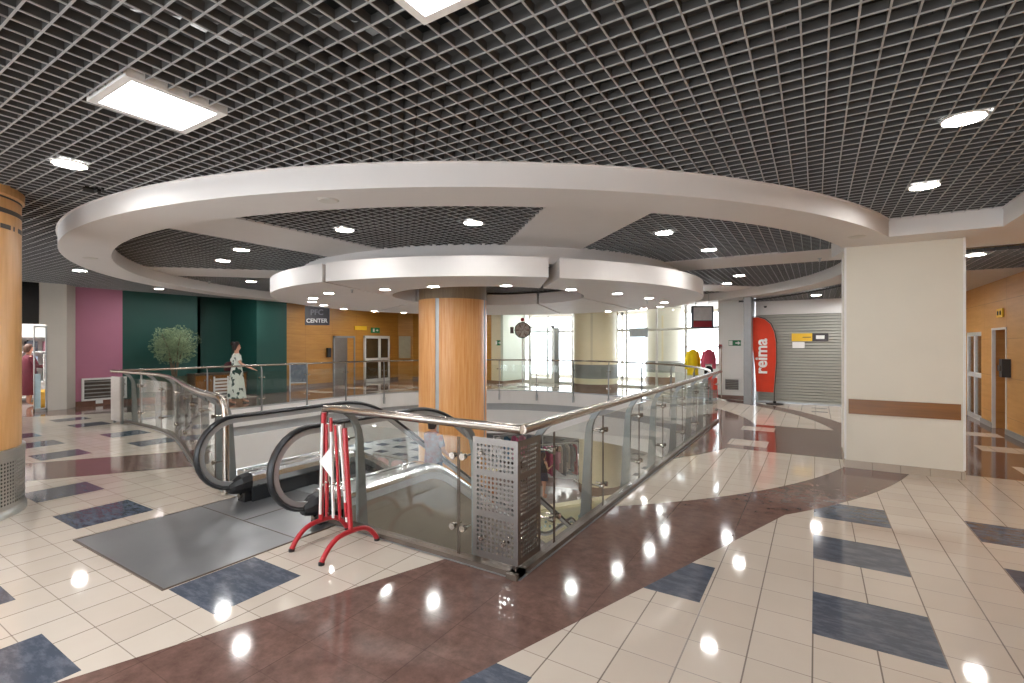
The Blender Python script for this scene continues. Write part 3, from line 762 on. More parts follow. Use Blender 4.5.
# ------------------------------------------------------------------ railings
def path_tools(pts):
    P = [Vector(p) for p in pts]; L = [0]
    for a, b in zip(P[:-1], P[1:]): L.append(L[-1] + (b - a).length)
    def at(s):
        s = max(0, min(L[-1], s))
        for i in range(len(P) - 1):
            if s <= L[i + 1] + 1e-9:
                f = (s - L[i]) / max(1e-9, L[i + 1] - L[i]); return P[i].lerp(P[i + 1], f), (P[i + 1] - P[i]).normalized()
        return P[-1], (P[-1] - P[-2]).normalized()
    return at, L[-1]
def spider(mb, p, d, nrm, z):
    a = p - nrm * .1
    mb.tube([(a.x, a.y, z), (p.x + nrm.x * .03, p.y + nrm.y * .03, z)], .009, 8)
    q0, q1 = p + nrm * .006, p + nrm * .028
    mb.tube([(q0.x, q0.y, z), (q1.x, q1.y, z)], .026, 12)
    q0, q1 = p - nrm * .02, p - nrm * .006
    mb.tube([(q0.x, q0.y, z), (q1.x, q1.y, z)], .022, 12)
def blade_rail(label, pts, side, posts, joints, hand, zh=1.11, loc=None, kerb=True, post_m=None):
    """heavy floor-edge railing: side=+1 when the walkway lies to the right of travel"""
    at, L = path_tools(pts)
    t = thing('glass_railing', label, 'railing', (*pts[0], 0) if loc is None else loc)
    build(MB().tube(hand, .034, 14), 'handrail', M['chrome'], t, smooth=True)
    for s in posts:
        p, d = at(s); nrm = Vector((d.y, -d.x)) * side
        prof = [(-.27, -.3), (-.10, -.3), (-.06, .0), (-.055, .5), (-.045, .86), (-.02, .95), (.03, 1.02), (.085, zh - .05), (.10, zh - .03), (.075, zh - .015), (.03, zh - .02), (-.05, 1.0), (-.1, .9), (-.12, .8), (-.17, .0)]
        po = build(MB().extr(prof, (p.x, p.y, 0), (nrm.x, nrm.y, 0), (0, 0, 1), (d.x, d.y, 0), .035), 'post', post_m or M['post'], t)
    joints = sorted(joints)
    for a, b in zip(joints[:-1], joints[1:]):
        n = max(1, int((b - a) / .25)); outl = [at(a + .008 + (b - a - .016) * i / n)[0] for i in range(n + 1)]
        mb = MB(); mb.loft([[(q.x - .006 * nn.x, q.y - .006 * nn.y, .05), (q.x + .006 * nn.x, q.y + .006 * nn.y, .05), (q.x + .006 * nn.x, q.y + .006 * nn.y, .97), (q.x - .006 * nn.x, q.y - .006 * nn.y, .97)]
                          for q, nn in [(q, Vector((at(a)[1].y, -at(a)[1].x)) * side) for q in outl]])
        gp = build(mb, 'glass_panel', M['glass'], t)
        for e in (a + .008, b - .008):
            q, _ = at(e); build(MB().box(q.x - .004, q.x + .004, q.y - .004, q.y + .004, .05, .97), 'edge_seal', M['kerb'], gp)
        for s in (a + .05, b - .05):
            q, d = at(s); nn = Vector((d.y, -d.x)) * side
            for z in (.26, .82): c = MB(); spider(c, q, d, nn, z); build(c, 'clamp', M['chrome'], gp, smooth=True)
    if kerb:
        k = MB(); n = max(2, int(L / .3)); rings = []
        for i in range(n + 1):
            q, d = at(L * i / n); nn = Vector((d.y, -d.x)) * side
            rings.append([(q.x - .06 * nn.x, q.y - .06 * nn.y, -.12), (q.x + .03 * nn.x, q.y + .03 * nn.y, 0), (q.x + .03 * nn.x, q.y + .03 * nn.y, .04), (q.x - .06 * nn.x, q.y - .06 * nn.y, .04)])
        build(k.loft(rings), 'kerb', M['kerb'], t)
    return t
# right run: from the near corner straight back
HX = VX1 + .13
rp = [(VX1, 3.02), (VX1, 11.6)]
posts = [.42, 1.55, 2.75, 3.85, 5.05, 6.15, 7.25, 8.3]
hand_near = [(-3.95, 3.02, .02), (-3.96, 3.01, .85), (-3.93, 2.97, 1.02), (-3.85, 2.93, 1.10), (-3.72, 2.915, 1.11), (-2.0, 2.90, 1.11), (HX, 2.90, 1.11)]
hand_right = [(HX, 2.90, 1.11), (HX, 5, 1.11), (HX, 9, 1.11), (HX - .02, 11.3, 1.11)]
blade_rail('straight glass railing on the right side of the void, running away to the pilaster', rp, 1, posts, [.0, .62, 1.72, 2.92, 4.02, 5.22, 6.32, 7.42, 8.5], hand_right)
nr = [(-3.95, 3.05), (VX1, 3.05)]
blade_rail('short glass railing between the corner and the escalator, behind the red and white barrier', nr, 1, [.32, 1.66], [.2, 1.56, 2.08], hand_near)
struct(MB().box(VX1 - .06, VX1 + .03, 2.985, 3.12, -.12, .04), 'trim_9', M['kerb'])
# curved left run
at, L = path_tools(left_curve)
hl = []
for i in range(25):
    q, d = at(L * i / 24); nn = Vector((d.y, -d.x)); hl.append((q.x + nn.x * .1, q.y + nn.y * .1, 1.11))
e = hl[-1]; hl += [(e[0] + .08, e[1], 1.08), (e[0] + .12, e[1] + .01, 1.0), (e[0] + .13, e[1] + .02, .8), (e[0] + .13, e[1] + .02, .02)]
blade_rail('curved glass railing left of the escalator, sweeping back to the pink wall side', left_curve, 1, [.55, 1.7, 2.85, 3.95, 5.0, 6.0, 6.9, 7.3], [.1, 1.1, 2.2, 3.3, 4.4, 5.4, 6.3, 7.1], hl)
# far run: slim posts fixed to the slab edge
far_path = [(VX1, 11.6 - 1.4)] + far_arc[1:-1] + [(VX0, 10.2), (VX0, 7.4), (VX0, 4.6)]
at, L = path_tools(far_path)
t = thing('glass_railing', 'slim railing curving round the far side of the void on its white edge', 'railing', (-7.45, 15.8, 0))
hf = []
for i in range(90):
    q, d = at(1.0 + (L - 1.0) * i / 89); nn = Vector((d.y, -d.x)); hf.append((q.x + nn.x * .0, q.y + nn.y * .0, 1.11))
build(MB().tube(hf, .027, 10), 'handrail', M['chrome'], t, smooth=True)
s = 1.5; ps = []
while s < L: ps.append(s); s += 1.42
for s in ps:
    p, d = at(s); nn = Vector((d.y, -d.x))
    p2 = p - nn * .035
    po = MB(); po.bar((p2.x, p2.y, -.34), (p2.x, p2.y, .98), .05, .022, (d.x, d.y, 0)); po.tube([(p2.x, p2.y, .96), (p2.x + nn.x * .01, p2.y + nn.y * .01, 1.03), (p.x, p.y, 1.09)], .014, 8)
    po = build(po, 'post', M['post'], t)
    build(MB().bar((p2.x, p2.y, -.36), (p2.x, p2.y, -.14), .09, .05, (d.x, d.y, 0)), 'fixing_plate', M['alu'], po)
    for z in (.2, .78):
        for sg in (-1, 1):
            q = p2 + d * sg * .07; build(MB().tube([(p2.x, p2.y, z), (q.x, q.y, z)], .01, 6).ball((q.x, q.y, z), .024, 8, 6), 'clamp', M['chrome'], po, smooth=True)
for a, b in zip(ps[:-1], ps[1:]):
    n = 5; outl = [at(a + .05 + (b - a - .1) * i / n) for i in range(n + 1)]
    mb = MB(); mb.loft([[(q.x - .035 * d.y, q.y + .035 * d.x, .03), (q.x - .047 * d.y, q.y + .047 * d.x, .03), (q.x - .047 * d.y, q.y + .047 * d.x, .93), (q.x - .035 * d.y, q.y + .035 * d.x, .93)] for q, d in outl])
    build(mb, 'glass_panel', M['glass'], t)
# perforated corner guard
t = thing('perforated_guard', 'bent perforated steel sheet wrapped round the near railing corner', 'guard', (VX1 + .02, 3.0, 0))
cx, cy = VX1 + .035, 3.0; h0, hh = .1, .9; skp = lambda i, j: (j % 9) in (0,)
pm = MB()
pm.perf(.40, hh, .034, .011, lambda a, b: (cx - .40 + a, cy, h0 + b), .03, .03, lambda i, j: j % 9 == 8)
pm.perf(.34, hh, .034, .011, lambda a, b: (cx, cy + a, h0 + b), .03, .03, lambda i, j: j % 9 == 8)
build(pm, 'perforated_sheet', M['guard'], t)
build(MB().tube([(cx - .12, cy - .02, .24), (cx - .12, cy + .06, .24)], .018, 10).tube([(cx - .32, cy - .02, .24), (cx - .32, cy + .06, .24)], .018, 10).tube([(cx - .32, cy + .03, .88), (cx - .32, cy - .02, .88)], .018, 10), 'bolt', M['chrome'], t, smooth=True)
# steel end panel of the left railing
t = thing('end_panel', 'upright steel end panel at the far left railing corner', 'panel', (-12.7, 4.45, 0))
build(MB().box(-12.95, -12.5, 4.40, 4.43, .06, 1.0), 'sheet', M['steel'], t)
build(MB().box(-12.93, -12.90, 4.43, 4.48, 0, 1.0).box(-12.56, -12.53, 4.43, 4.48, 0, 1.0), 'stand', M['post'], t)

# ------------------------------------------------------------------ escalator
ES = thing('escalator', 'descending escalator with black handrails behind the steel landing plate', 'escalator', (-4.65, 3.2, 0))
XL, XR = -5.25, -4.0
def hz(y):
    """handrail top line"""
    a, b = 4.25, 5.15
    if y <= a: return .95
    if y >= 10.3: return -2.65
    k = .70
    if y < b: return .95 - k * (y - a) ** 2 / (2 * (b - a))
    z = .95 - k * (b - a) / 2 - k * (y - b)
    if y > 9.4:
        z0 = .95 - k * (b - a) / 2 - k * (9.4 - b); f = (y - 9.4) / .9; z = z0 - k * .9 * (f - f * f / 2)
    return max(z, -2.75)
zend = hz(10.3 - 1e-6)
YS = [2.86 + .1 * i for i in range(84)]
top = [(y, hz(y) if y < 10.3 else zend) for y in YS]
loop0 = [(2.86 + .40 * math.cos(R(a)), .555 + .395 * math.sin(R(a))) for a in range(-88, -272, -12)]
loop0 = [(2.98, .17)] + loop0
yl, zl = top[-1]
loop1 = [(yl + .40 * math.cos(R(a)), zl - .395 + .395 * math.sin(R(a))) for a in range(80, -90, -12)]
prof = loop0 + top[1:] + loop1
def normals(pr):
    out = []
    for i in range(len(pr)):
        a, b = Vector(pr[max(i - 1, 0)]), Vector(pr[min(i + 1, len(pr) - 1)]); d = (b - a).normalized(); out.append(Vector((d.y, -d.x)))
    return out
NR = normals(prof)
def sweep(pr, nr, X, sec):
    """sec: (dx, dn) section; dn along the inward normal"""
    mb = MB(); mb.loft([[(X + dx, p[0] + n.x * dn, p[1] + n.y * dn) for dx, dn in sec] for p, n in zip(pr, nr)]); return mb
oval = [(.042 * math.cos(2 * PI * k / 12), .018 + .022 * math.sin(2 * PI * k / 12)) for k in range(12)]
strip = [(-.022, .04), (.022, .04), (.022, .085), (-.022, .085)]
deck_pr, deck_n = [], []
for i, (p, n) in enumerate(zip(prof, NR)):
    if i >= len(loop0) + 2 and i < len(loop0) + len(top) - 8:
        deck_pr.append((p[0] + n.x * .64, p[1] + n.y * .64)); deck_n.append(n)
deck_pr = [(2.99, .31)] + [q for q in deck_pr if q[0] > 3.05]; deck_n = normals(deck_pr)
def step_z(y):
    """tread level line"""
    return min(0.0, hz(y) - .95 + (-.12 if y > 5 else 0))
for X, sg, nm in ((XL, -1, 'left'), (XR, 1, 'right')):
    b = MB()
    hr = build(sweep(prof, NR, X, oval), 'handrail', M['rubber'], ES, smooth=True)
    build(sweep(prof[1:], NR[1:], X, strip), 'handrail_profile', M['alu'], ES)
    ins = [(p[0] + n.x * .08, p[1] + n.y * .08) for p, n in zip(prof, NR)]
    a = ins[2:len(ins) - len(loop1)]
    gm = MB(); poly = a + [(q[0], q[1] - .02) for q in reversed(deck_pr)]
    bm = bmesh.new(); vs = [bm.verts.new((X, y, z)) for y, z in poly]; f = bm.faces.new(vs); bmesh.ops.triangulate(bm, faces=[f]); bm.verts.index_update()
    gm.add([v.co.copy() for v in bm.verts], [tuple(v.index for v in ff.verts) for ff in bm.faces]); bm.free()
    build(gm, 'glass_balustrade', M['glass_esc'], ES)
    # decks (bright) outside and inside of the glass
    dk = sweep(deck_pr, deck_n, X + sg * .10, [(-.09, 0), (.03, 0), (.075, .018), (.10, .05), (.108, .09), (.105, .17), (-.09, .17)])
    build(dk, 'outer_deck', M['deck'], ES, smooth=False)
    dk = sweep(deck_pr, deck_n, X - sg * .06, [(-.045, .0), (.02, .0), (.05, .03), (.06, .08), (.05, .14), (.03, .17), (-.045, .17)] if sg < 0 else [(.045, .0), (-.02, .0), (-.05, .03), (-.06, .08), (-.05, .14), (-.03, .17), (.045, .17)])
    build(dk, 'inner_deck', M['deck'], ES)
    dk = sweep(deck_pr, deck_n, X - sg * .10, [(-.012, .15), (.012, .15), (.012, .56), (-.012, .56)])
    build(dk, 'skirt', M['skirt'], ES)
    # cladding outside
    cp = [(q[0] + n.x * .16, q[1] + n.y * .16) for q, n in zip(deck_pr, deck_n)]
    mb = MB(); mb.loft([[(X + sg * .165, y, z), (X + sg * .195, y, z), (X + sg * .195, y, z - 1.35 - (.0 if y > 3.2 else 0)), (X + sg * .165, y, z - 1.35)] for y, z in cp if y > 3.08])
    build(mb, 'cladding', M['clad'], ES)
    # newel inlet
    nb = MB(); nb.loft([[(X + w * 1.05 * math.cos(2 * PI * q / 10 + .3), y, zc + h * math.sin(2 * PI * q / 10 + .3)) for q in range(10)] for y, w, zc, h in ((2.79, .045, .178, .045), (2.83, .07, .18, .07), (2.90, .10, .195, .10), (3.06, .112, .205, .118), (3.12, .10, .21, .105))])
    build(nb, 'newel_cap', M['black'], ES, smooth=False)
    kb = MB().box(X - .065, X + .065, 2.93, 3.3, .0, .13)
    kb = build(kb, 'newel_base', M['black'], ES)
    build(MB().tube([(X + sg * -.0, 2.90, .07), (X, 2.935, .07)], .026, 12), 'sensor', M['chrome'], kb, smooth=True)
lp = MB(); lp.box(-5.45, -3.83, 1.6, 3.5, -.02, .006)
lp = build(lp, 'landing_plate', M['steel_dark'], ES); lp['label'] = 'dark brushed steel landing plate let into the tiled floor'
build(MB().box(-5.46, -3.82, 1.585, 1.6, 0, .009).box(-5.46, -5.45, 1.6, 3.05, 0, .009).box(-3.83, -3.82, 1.6, 3.05, 0, .009).box(-5.45, -3.83, 2.62, 2.628, .004, .0085).box(-4.67, -4.66, 2.63, 3.5, .004, .0085), 'seam', M['kerb'], lp)
build(MB().box(-5.14, -4.11, 3.5, 3.75, -.02, .012), 'comb_plate', M['alu'], ES)
y = 3.75
while y < 10.6:
    z = step_z(y + .2)
    st = MB().box(-5.13, -4.12, y, y + .4, z - .28, z)
    for k in range(24): st.box(-5.12 + k * .0417, -5.105 + k * .0417, y + .01, y + .39, z, z + .008)
    build(st, 'step', M['step'], ES); y += .4

# ------------------------------------------------------------------ barrier
B = thing('folding_barrier', 'red and white folded expanding barrier standing before the escalator', 'barrier', (-3.43, 2.7, 0))
for X, ydx in ((-3.65, .03), (-3.23, 0)):
    pts = []
    for k in range(17):
        f = k / 16; yy = 2.42 + ydx + .56 * f
        zz = .02 + .15 * (1 - abs(2 * f - 1) ** 3.2); pts.append((X, yy, zz))
    ft = build(MB().tube(pts, .021, 10), 'foot', M['red'], B, smooth=True)
    build(MB().tube([(X, 2.42 + ydx, .0), pts[0]], .024, 10).tube([(X, 2.98 + ydx, .0), pts[-1]], .024, 10), 'rubber_tip', M['black'], ft)
build(MB().tube([(-3.65, 2.73, .165), (-3.61, 2.73, 1.11)], .021, 10), 'upright', M['red'], B, smooth=True)
build(MB().tube([(-3.23, 2.70, .165), (-3.33, 2.72, 1.0)], .021, 10), 'upright', M['red'], B, smooth=True)
for k in range(9):
    f = (k + .7) / 9.4; x0, x1 = -3.64 + .40 * f, -3.60 + .26 * f
    zt = 1.02 + (.06 if k == 4 else 0); yy = 2.71 + (.018 if k % 2 else -.018)
    sl = build(MB().bar((x0, yy, .24), (x1, yy, zt), .02, .012, (0, 1, 0)), 'slat', M['red'] if k in (2, 6) else M['white_enamel'], B)
    d = Vector((x1 - x0, 0, zt - .24))
    for f0, f1 in (((.02, .36),) if k in (1, 5) else ((.86, 1.0),) if k == 4 else ((.05, .2),) if k == 8 else ()):
        build(MB().bar(Vector((x0, yy, .24)) + d * f0, Vector((x0, yy, .24)) + d * f1, .022, .0145, (0, 1, 0)), 'red_stripe', M['red'], sl)
build(MB().extr([(-.09, 0.0), (.085, -.13), (.07, .15)], (-3.50, 2.67, .70), (1, 0, 0), (0, 0, 1), (0, 1, 0), .006), 'sign_plate', M['white_enamel'], B)
for k in range(7): build(MB().ball((-3.57 + k * .045, 2.69, .5 + .03 * (k % 2)), .012, 8, 6), 'rivet', M['chrome'], B)

# ------------------------------------------------------------------ people
def skinned(name, joints, bones, m, parent, sub=2):
    """joints: {key:(co, radius)}; one continuous body grown from its skeleton"""
    ks = list(joints); ix = {k: i for i, k in enumerate(ks)}; og = root_of(parent).location
    me = bpy.data.meshes.new(name); me.from_pydata([tuple(Vector(joints[k][0]) - og) for k in ks], [(ix[a], ix[b]) for a, b in bones], []); me.update()
    o = bpy.data.objects.new(name, me); COL.objects.link(o)
    md = o.modifiers.new('skin', 'SKIN'); md.use_smooth_shade = True
    sv = me.skin_vertices[0].data
    for k in ks:
        r = joints[k][1]; sv[ix[k]].radius = (r, r) if not isinstance(r, tuple) else r
    sv[0].use_root = True
    ss = o.modifiers.new('sub', 'SUBSURF'); ss.levels = sub; ss.render_levels = sub
    me2 = bpy.data.meshes.new_from_object(o.evaluated_get(bpy.context.evaluated_depsgraph_get()))
    bpy.data.objects.remove(o); me2.name = name; me2.materials.clear()
    return link(name, me2, m, parent, smooth=True)
def person(label, base, face, h, armL, armR, hair_m, hips=1.0, stride=.12, skin=None):
    """base: foot point, face: heading in degrees, arm targets: (elbow, wrist) offsets in body axes (side, front, z)"""
    t = thing('person', label, 'person', base)
    f = Vector((math.cos(R(face)), math.sin(R(face)), 0)); sd = Vector((f.y, -f.x, 0)); b = Vector(base); k = h / 1.72
    P = lambda s, fr, z: b + (sd * s + f * fr) * k + Vector((0, 0, z * k))
    J = {'pelvis': (P(0, 0, .95), .115 * k)}
    J.update(waist=(P(0, .01, 1.08), .105 * k), chest=(P(0, .01, 1.27), (.15 * k, .105 * k)), neck0=(P(0, -.01, 1.43), .06 * k), neck=(P(0, 0, 1.49), .05 * k),
             head=(P(0, .02, 1.57), .075 * k), head2=(P(0, .015, 1.65), .075 * k), crown=(P(0, .0, 1.70), .04 * k))
    bones = [('pelvis', 'waist'), ('waist', 'chest'), ('chest', 'neck0'), ('neck0', 'neck'), ('neck', 'head'), ('head', 'head2'), ('head2', 'crown')]
    for s, tag_, arm, st in ((-1, 'l', armL, stride), (1, 'r', armR, -stride)):
        J['hip' + tag_] = (P(.09 * s, 0, .90), .085 * k); J['knee' + tag_] = (P(.10 * s, st * .45 + .03, .50), .055 * k)
        J['ank' + tag_] = (P(.10 * s, st, .09), .036 * k); J['toe' + tag_] = (P(.11 * s, st + .15, .03), .03 * k)
        J['sh' + tag_] = (P(.165 * s, 0, 1.38), .05 * k); (e, w) = arm
        J['el' + tag_] = (P(s * e[0], e[1], e[2]), .037 * k); J['wr' + tag_] = (P(s * w[0], w[1], w[2]), .025 * k)
        d = (J['wr' + tag_][0] - J['el' + tag_][0]).normalized()
        pal = J['wr' + tag_][0] + d * .06 * k; J['pal' + tag_] = (pal, .026 * k)
        bones += [('pelvis', 'hip' + tag_), ('hip' + tag_, 'knee' + tag_), ('knee' + tag_, 'ank' + tag_), ('ank' + tag_, 'toe' + tag_), ('chest', 'sh' + tag_), ('sh' + tag_, 'el' + tag_), ('el' + tag_, 'wr' + tag_), ('wr' + tag_, 'pal' + tag_)]
        side = d.cross(f); side = side.normalized() if side.length > .1 else sd
        for q, (off, ln) in enumerate(((-.024, .07), (-.008, .085), (.008, .08), (.024, .062))):
            a = pal + side * off * k + d * .025 * k; e1 = a + d * ln * .6 * k + f * .006; e2 = e1 + d * ln * .4 * k - f * .012
            J[f'f{q}{tag_}'] = (a, .010 * k); J[f'g{q}{tag_}'] = (e1, .009 * k); J[f'h{q}{tag_}'] = (e2, .007 * k)
            bones += [('pal' + tag_, f'f{q}{tag_}'), (f'f{q}{tag_}', f'g{q}{tag_}'), (f'g{q}{tag_}', f'h{q}{tag_}')]
        th = J['wr' + tag_][0] + d * .03 * k - side * .045 * k; J['th' + tag_] = (th, .010 * k); bones.append(('wr' + tag_, 'th' + tag_))
    J['nose'] = (P(0, .105, 1.575), .012 * k); bones.append(('head', 'nose'))
    skinned('body', J, bones, skin or M['skin'], t)
    ey = MB()
    for s in (-1, 1): ey.ball(P(.03 * s, .088, 1.605), .011 * k, 8, 6)
    build(ey, 'eyes', M['black'], t)
    return t, P, k, f, sd
def ellip(P, k, sd, f, z, rs, rf, n=20, s0=0, f0=0):
    return [P(s0 + rs * math.cos(2 * PI * i / n), f0 + rf * math.sin(2 * PI * i / n), z) for i in range(n)]
def hair(P, k, t, m, bun=False, long=0):
    mb = MB(); n = 16; rings = []
    for z, rs, rf, f0 in ((1.50, .07, .05, -.05), (1.56, .085, .075, -.03), (1.63, .093, .098, -.012), (1.69, .086, .092, -.005), (1.735, .055, .06, 0), (1.752, .01, .01, 0)):
        rings.append([P(rs * math.cos(2 * PI * i / n), f0 + rf * min(math.sin(2 * PI * i / n), .42 if z < 1.66 else .9), z) for i in range(n)])
    mb.loft(rings)
    if bun: c = P(0, -.10, 1.69); mb.ball(c, .055 * k, 12, 8)
    if long: mb.loft([[P(.08 * math.cos(2 * PI * i / 12), -.06 + .04 * math.sin(2 * PI * i / 12), z) for i in range(12)] for z in (1.3, 1.45, 1.6)])
    build(mb, 'hair', m, t, smooth=True)
def leaf_print():
    m, nt, b = new_mat('white dress with dark green leaf print')
    n = contrast(noise(nt, 7.5, 2, (1, 1, .8)), .54, .57)
    nt.links.new(mix(nt, n, hexc('#e2e6dc'), hexc('#20423a')), b.inputs['Base Color']); b.inputs['Roughness'].default_value = .8
    return m
M['leaf_print'] = leaf_print()
t, P, k, f, sd = person('woman in white dress with dark leaf print walking behind the far railing', (-14.0, 7.68, 0), 62, 1.74,
                        ((.30, -.14, 1.14), (.27, .02, .98)), ((.27, .10, 1.13), (.30, .36, 1.0)), M['hair_dark'], stride=.16)
dr = MB(); n = 24
dr.loft([ellip(P, k, sd, f, z, rs, rf, n) for z, rs, rf in ((.16, .235, .25), (.32, .23, .23), (.55, .22, .20), (.8, .20, .17), (.95, .185, .145), (1.1, .145, .12), (1.25, .175, .13), (1.36, .17, .11), (1.42, .10, .075))], True, False)
build(dr, 'dress', M['leaf_print'], t, smooth=True)
sl = MB()
for s, el in ((-1, (.30, -.14, 1.14)), (1, (.27, .10, 1.13))):
    a = P(.13 * s, 0, 1.38); b_ = P(s * el[0], el[1], el[2]); sl.tube([a, a.lerp(b_, .35), a.lerp(b_, .72)], [.075 * k, .072 * k, .07 * k], 12, False)
build(sl, 'sleeves', M['leaf_print'], t, smooth=True)
hair(P, k, t, M['hair_dark'], bun=True)
sa = MB()
for s, st in ((-1, .16), (1, -.16)): c = P(.11 * s, st + .06, .012); sa.ball(c, .12 * k, 10, 6, (.9, .5, .12))
build(sa, 'sandals', M['kerb'], t)
bg = solo(MB().loft([[Vector((-14.28, 7.62, .93)) + Vector((.05 * math.cos(q * PI / 6), w * math.sin(q * PI / 6), z)) for q in range(12)] for z, w in ((0, .12), (.02, .15), (.2, .14), (.26, .06))]), 'handbag', mat('maroon leather', '#4c1a22', .5), 'dark maroon handbag hanging at the elbow of the woman in the leaf print dress', 'bag', (-14.28, 7.62, .93), smooth=True)

M['shirt_grey'] = mat('pale grey shirt with pink print', '#9aa0a8', .8, col2='#a5656a', scale=9)
M['jeans'] = mat('dark blue denim', '#3a4256', .85, var=.15, scale=20)
fy = 5.75
t, P, k, f, sd = person('person riding down the escalator, seen from behind, dark hair tied up', (-5.0, fy, step_z(fy) + .01), 90, 1.43,
                        ((.25, .12, 1.12), (.30, .30, 1.05)), ((.22, .02, 1.12), (.24, .16, 1.0)), M['hair_dark'], stride=.05)
dr = MB(); dr.loft([ellip(P, k, sd, f, z, rs, rf, 20) for z, rs, rf in ((.88, .185, .145), (1.0, .175, .14), (1.15, .16, .125), (1.28, .185, .13), (1.37, .18, .115), (1.44, .08, .07))], True, False)
build(dr, 'shirt', M['shirt_grey'], t, smooth=True)
sl = MB()
for s, el in ((-1, (.25, .12, 1.12)), (1, (.22, .02, 1.12))):
    a = P(.13 * s, 0, 1.38); b_ = P(s * el[0], el[1], el[2]); sl.tube([a, a.lerp(b_, .8)], [.075 * k, .06 * k], 12, False)
build(sl, 'sleeves', M['shirt_grey'], t, smooth=True)
tr = MB(); tr.loft([ellip(P, k, sd, f, z, rs, rf, 18) for z, rs, rf in ((.80, .17, .135), (.9, .18, .14), (.98, .165, .13))], True, False)
for s in (-1, 1): tr.tube([P(.09 * s, 0, .9), P(.10 * s, .03, .5), P(.10 * s, -s * .05, .07)], [.105 * k, .08 * k, .06 * k], 12)
build(tr, 'trousers', M['jeans'], t, smooth=True); hair(P, k, t, M['hair_dark'], bun=True)

M['maroon'] = mat('maroon tunic', '#63212f', .8, var=.1)
t, P, k, f, sd = person('person in a long maroon tunic standing inside the left shop doorway', (-18.3, 4.38, 0), 100, 1.68, ((.24, .08, 1.12), (.2, .28, 1.1)), ((.24, .08, 1.12), (.2, .28, 1.1)), M['hair_dark'], stride=.03)
dr = MB(); dr.loft([ellip(P, k, sd, f, z, rs, rf, 20) for z, rs, rf in ((.32, .23, .20), (.6, .22, .19), (.95, .2, .165), (1.15, .185, .15), (1.3, .19, .135), (1.38, .18, .11), (1.44, .08, .07))], True, False)
build(dr, 'tunic', M['maroon'], t, smooth=True); hair(P, k, t, mat('brown hair', '#5b3c2c', .6, var=.2, scale=30))
sl = MB()
for s in (-1, 1):
    a = P(.13 * s, 0, 1.38); b_ = P(s * .24, .08, 1.12); c_ = P(s * .2, .28, 1.1); sl.tube([a, b_, b_.lerp(c_, .8)], [.078 * k, .06 * k, .05 * k], 12, False)
build(sl, 'sleeves', M['maroon'], t, smooth=True)

M['black_cloth'] = mat('black cotton', '#1d1d22', .85, var=.15)
t, P, k, f, sd = person('woman in a black top and denim shorts standing on the lower floor', (-7.98, 14.9, LOW), 60, 1.55, ((.23, .05, 1.12), (.2, .22, 1.0)), ((.23, .05, 1.12), (.2, .2, 1.2)), M['hair_dark'], stride=.08)
dr = MB(); dr.loft([ellip(P, k, sd, f, z, rs, rf, 20) for z, rs, rf in ((.95, .16, .13), (1.1, .15, .12), (1.28, .175, .13), (1.37, .17, .11), (1.44, .07, .06))], True, False)
build(dr, 'top', M['black_cloth'], t, smooth=True); hair(P, k, t, M['hair_dark'], long=1)
tr = MB(); tr.loft([ellip(P, k, sd, f, z, rs, rf, 18) for z, rs, rf in ((.68, .21, .16), (.85, .19, .15), (.98, .16, .13))], True, False)
build(tr, 'shorts', M['jeans'], t, smooth=True)

# ------------------------------------------------------------------ things along the far side
# ficus
t = thing('potted_ficus', 'bushy potted ficus standing before the dark green wall', 'plant', (-16.2, 7.05, 0))
c0 = Vector((-16.2, 7.05, 1.68)); fo = MB()
for i in range(4600):
    d = Vector((random.gauss(0, 1), random.gauss(0, 1), random.gauss(0, 1))).normalized(); rr = random.random() ** .45
    lump = .82 + .2 * math.sin(5 * d.x + 2) * math.sin(4 * d.z + 1 + 3 * d.y)
    p = c0 + Vector((d.x * .68, d.y * .70, d.z * .66)) * rr * lump
    u = Vector((random.gauss(0, 1), random.gauss(0, 1), random.gauss(-.3, .6))).normalized(); v = u.cross(Vector((random.gauss(0, 1), random.gauss(0, 1), random.gauss(0, 1)))).normalized()
    l, w = random.uniform(.05, .085), random.uniform(.018, .03); nn = u.cross(v) * .008
    fo.add([p - u * l / 2, p + v * w / 2 + nn, p + u * l / 2, p - v * w / 2 + nn], [(0, 1, 2, 3)])
build(fo, 'foliage', mat('ficus leaf', '#a2b389', .5, scale=4, col2='#66795a'), t, fix=False)
tk = MB()
for k in range(5):
    a = k * 1.25; tk.tube([c0 + Vector((.02 * math.cos(a), .02 * math.sin(a), -1.5)), c0 + Vector((.05 * math.cos(a + 1), .05 * math.sin(a + 1), -.9)), c0 + Vector((.2 * math.cos(a), .2 * math.sin(a), -.1)), c0 + Vector((.38 * math.cos(a), .38 * math.sin(a), .3))], [.028, .024, .016, .006], 8)
build(tk, 'trunk', mat('ficus bark', '#6a5a47', .8, var=.15, scale=20), t, smooth=True)
po = build(MB().lathe([(.001, 0), (.2, 0), (.25, .38), (.27, .4), (.25, .42), (.23, .38), (.001, .36)], (-16.2, 7.05), 32), 'pot', mat('brown pot', '#5c4a3c', .5), t, smooth=True)
# brown low cabinet behind the railing
t = thing('low_cabinet', 'low dark brown cabinet against the green wall', 'cabinet', (-16.6, 8.6, 0))
build(MB().box(-16.95, -16.5, 7.75, 9.4, .08, .72), 'body', wood_mat('dark brown cabinet', '#5a4434', '#4a3629', (1, 6, 1), 2), t)
build(MB().box(-16.97, -16.47, 7.73, 9.42, .72, .76), 'top', M['band'], t)
build(MB().box(-16.9, -16.55, 7.8, 9.35, 0, .08), 'plinth', M['black'], t)
for k in range(3): build(MB().box(-16.5, -16.485, 7.78 + k * .54, 8.28 + k * .54, .12, .69), 'door', M['bumper'], t)
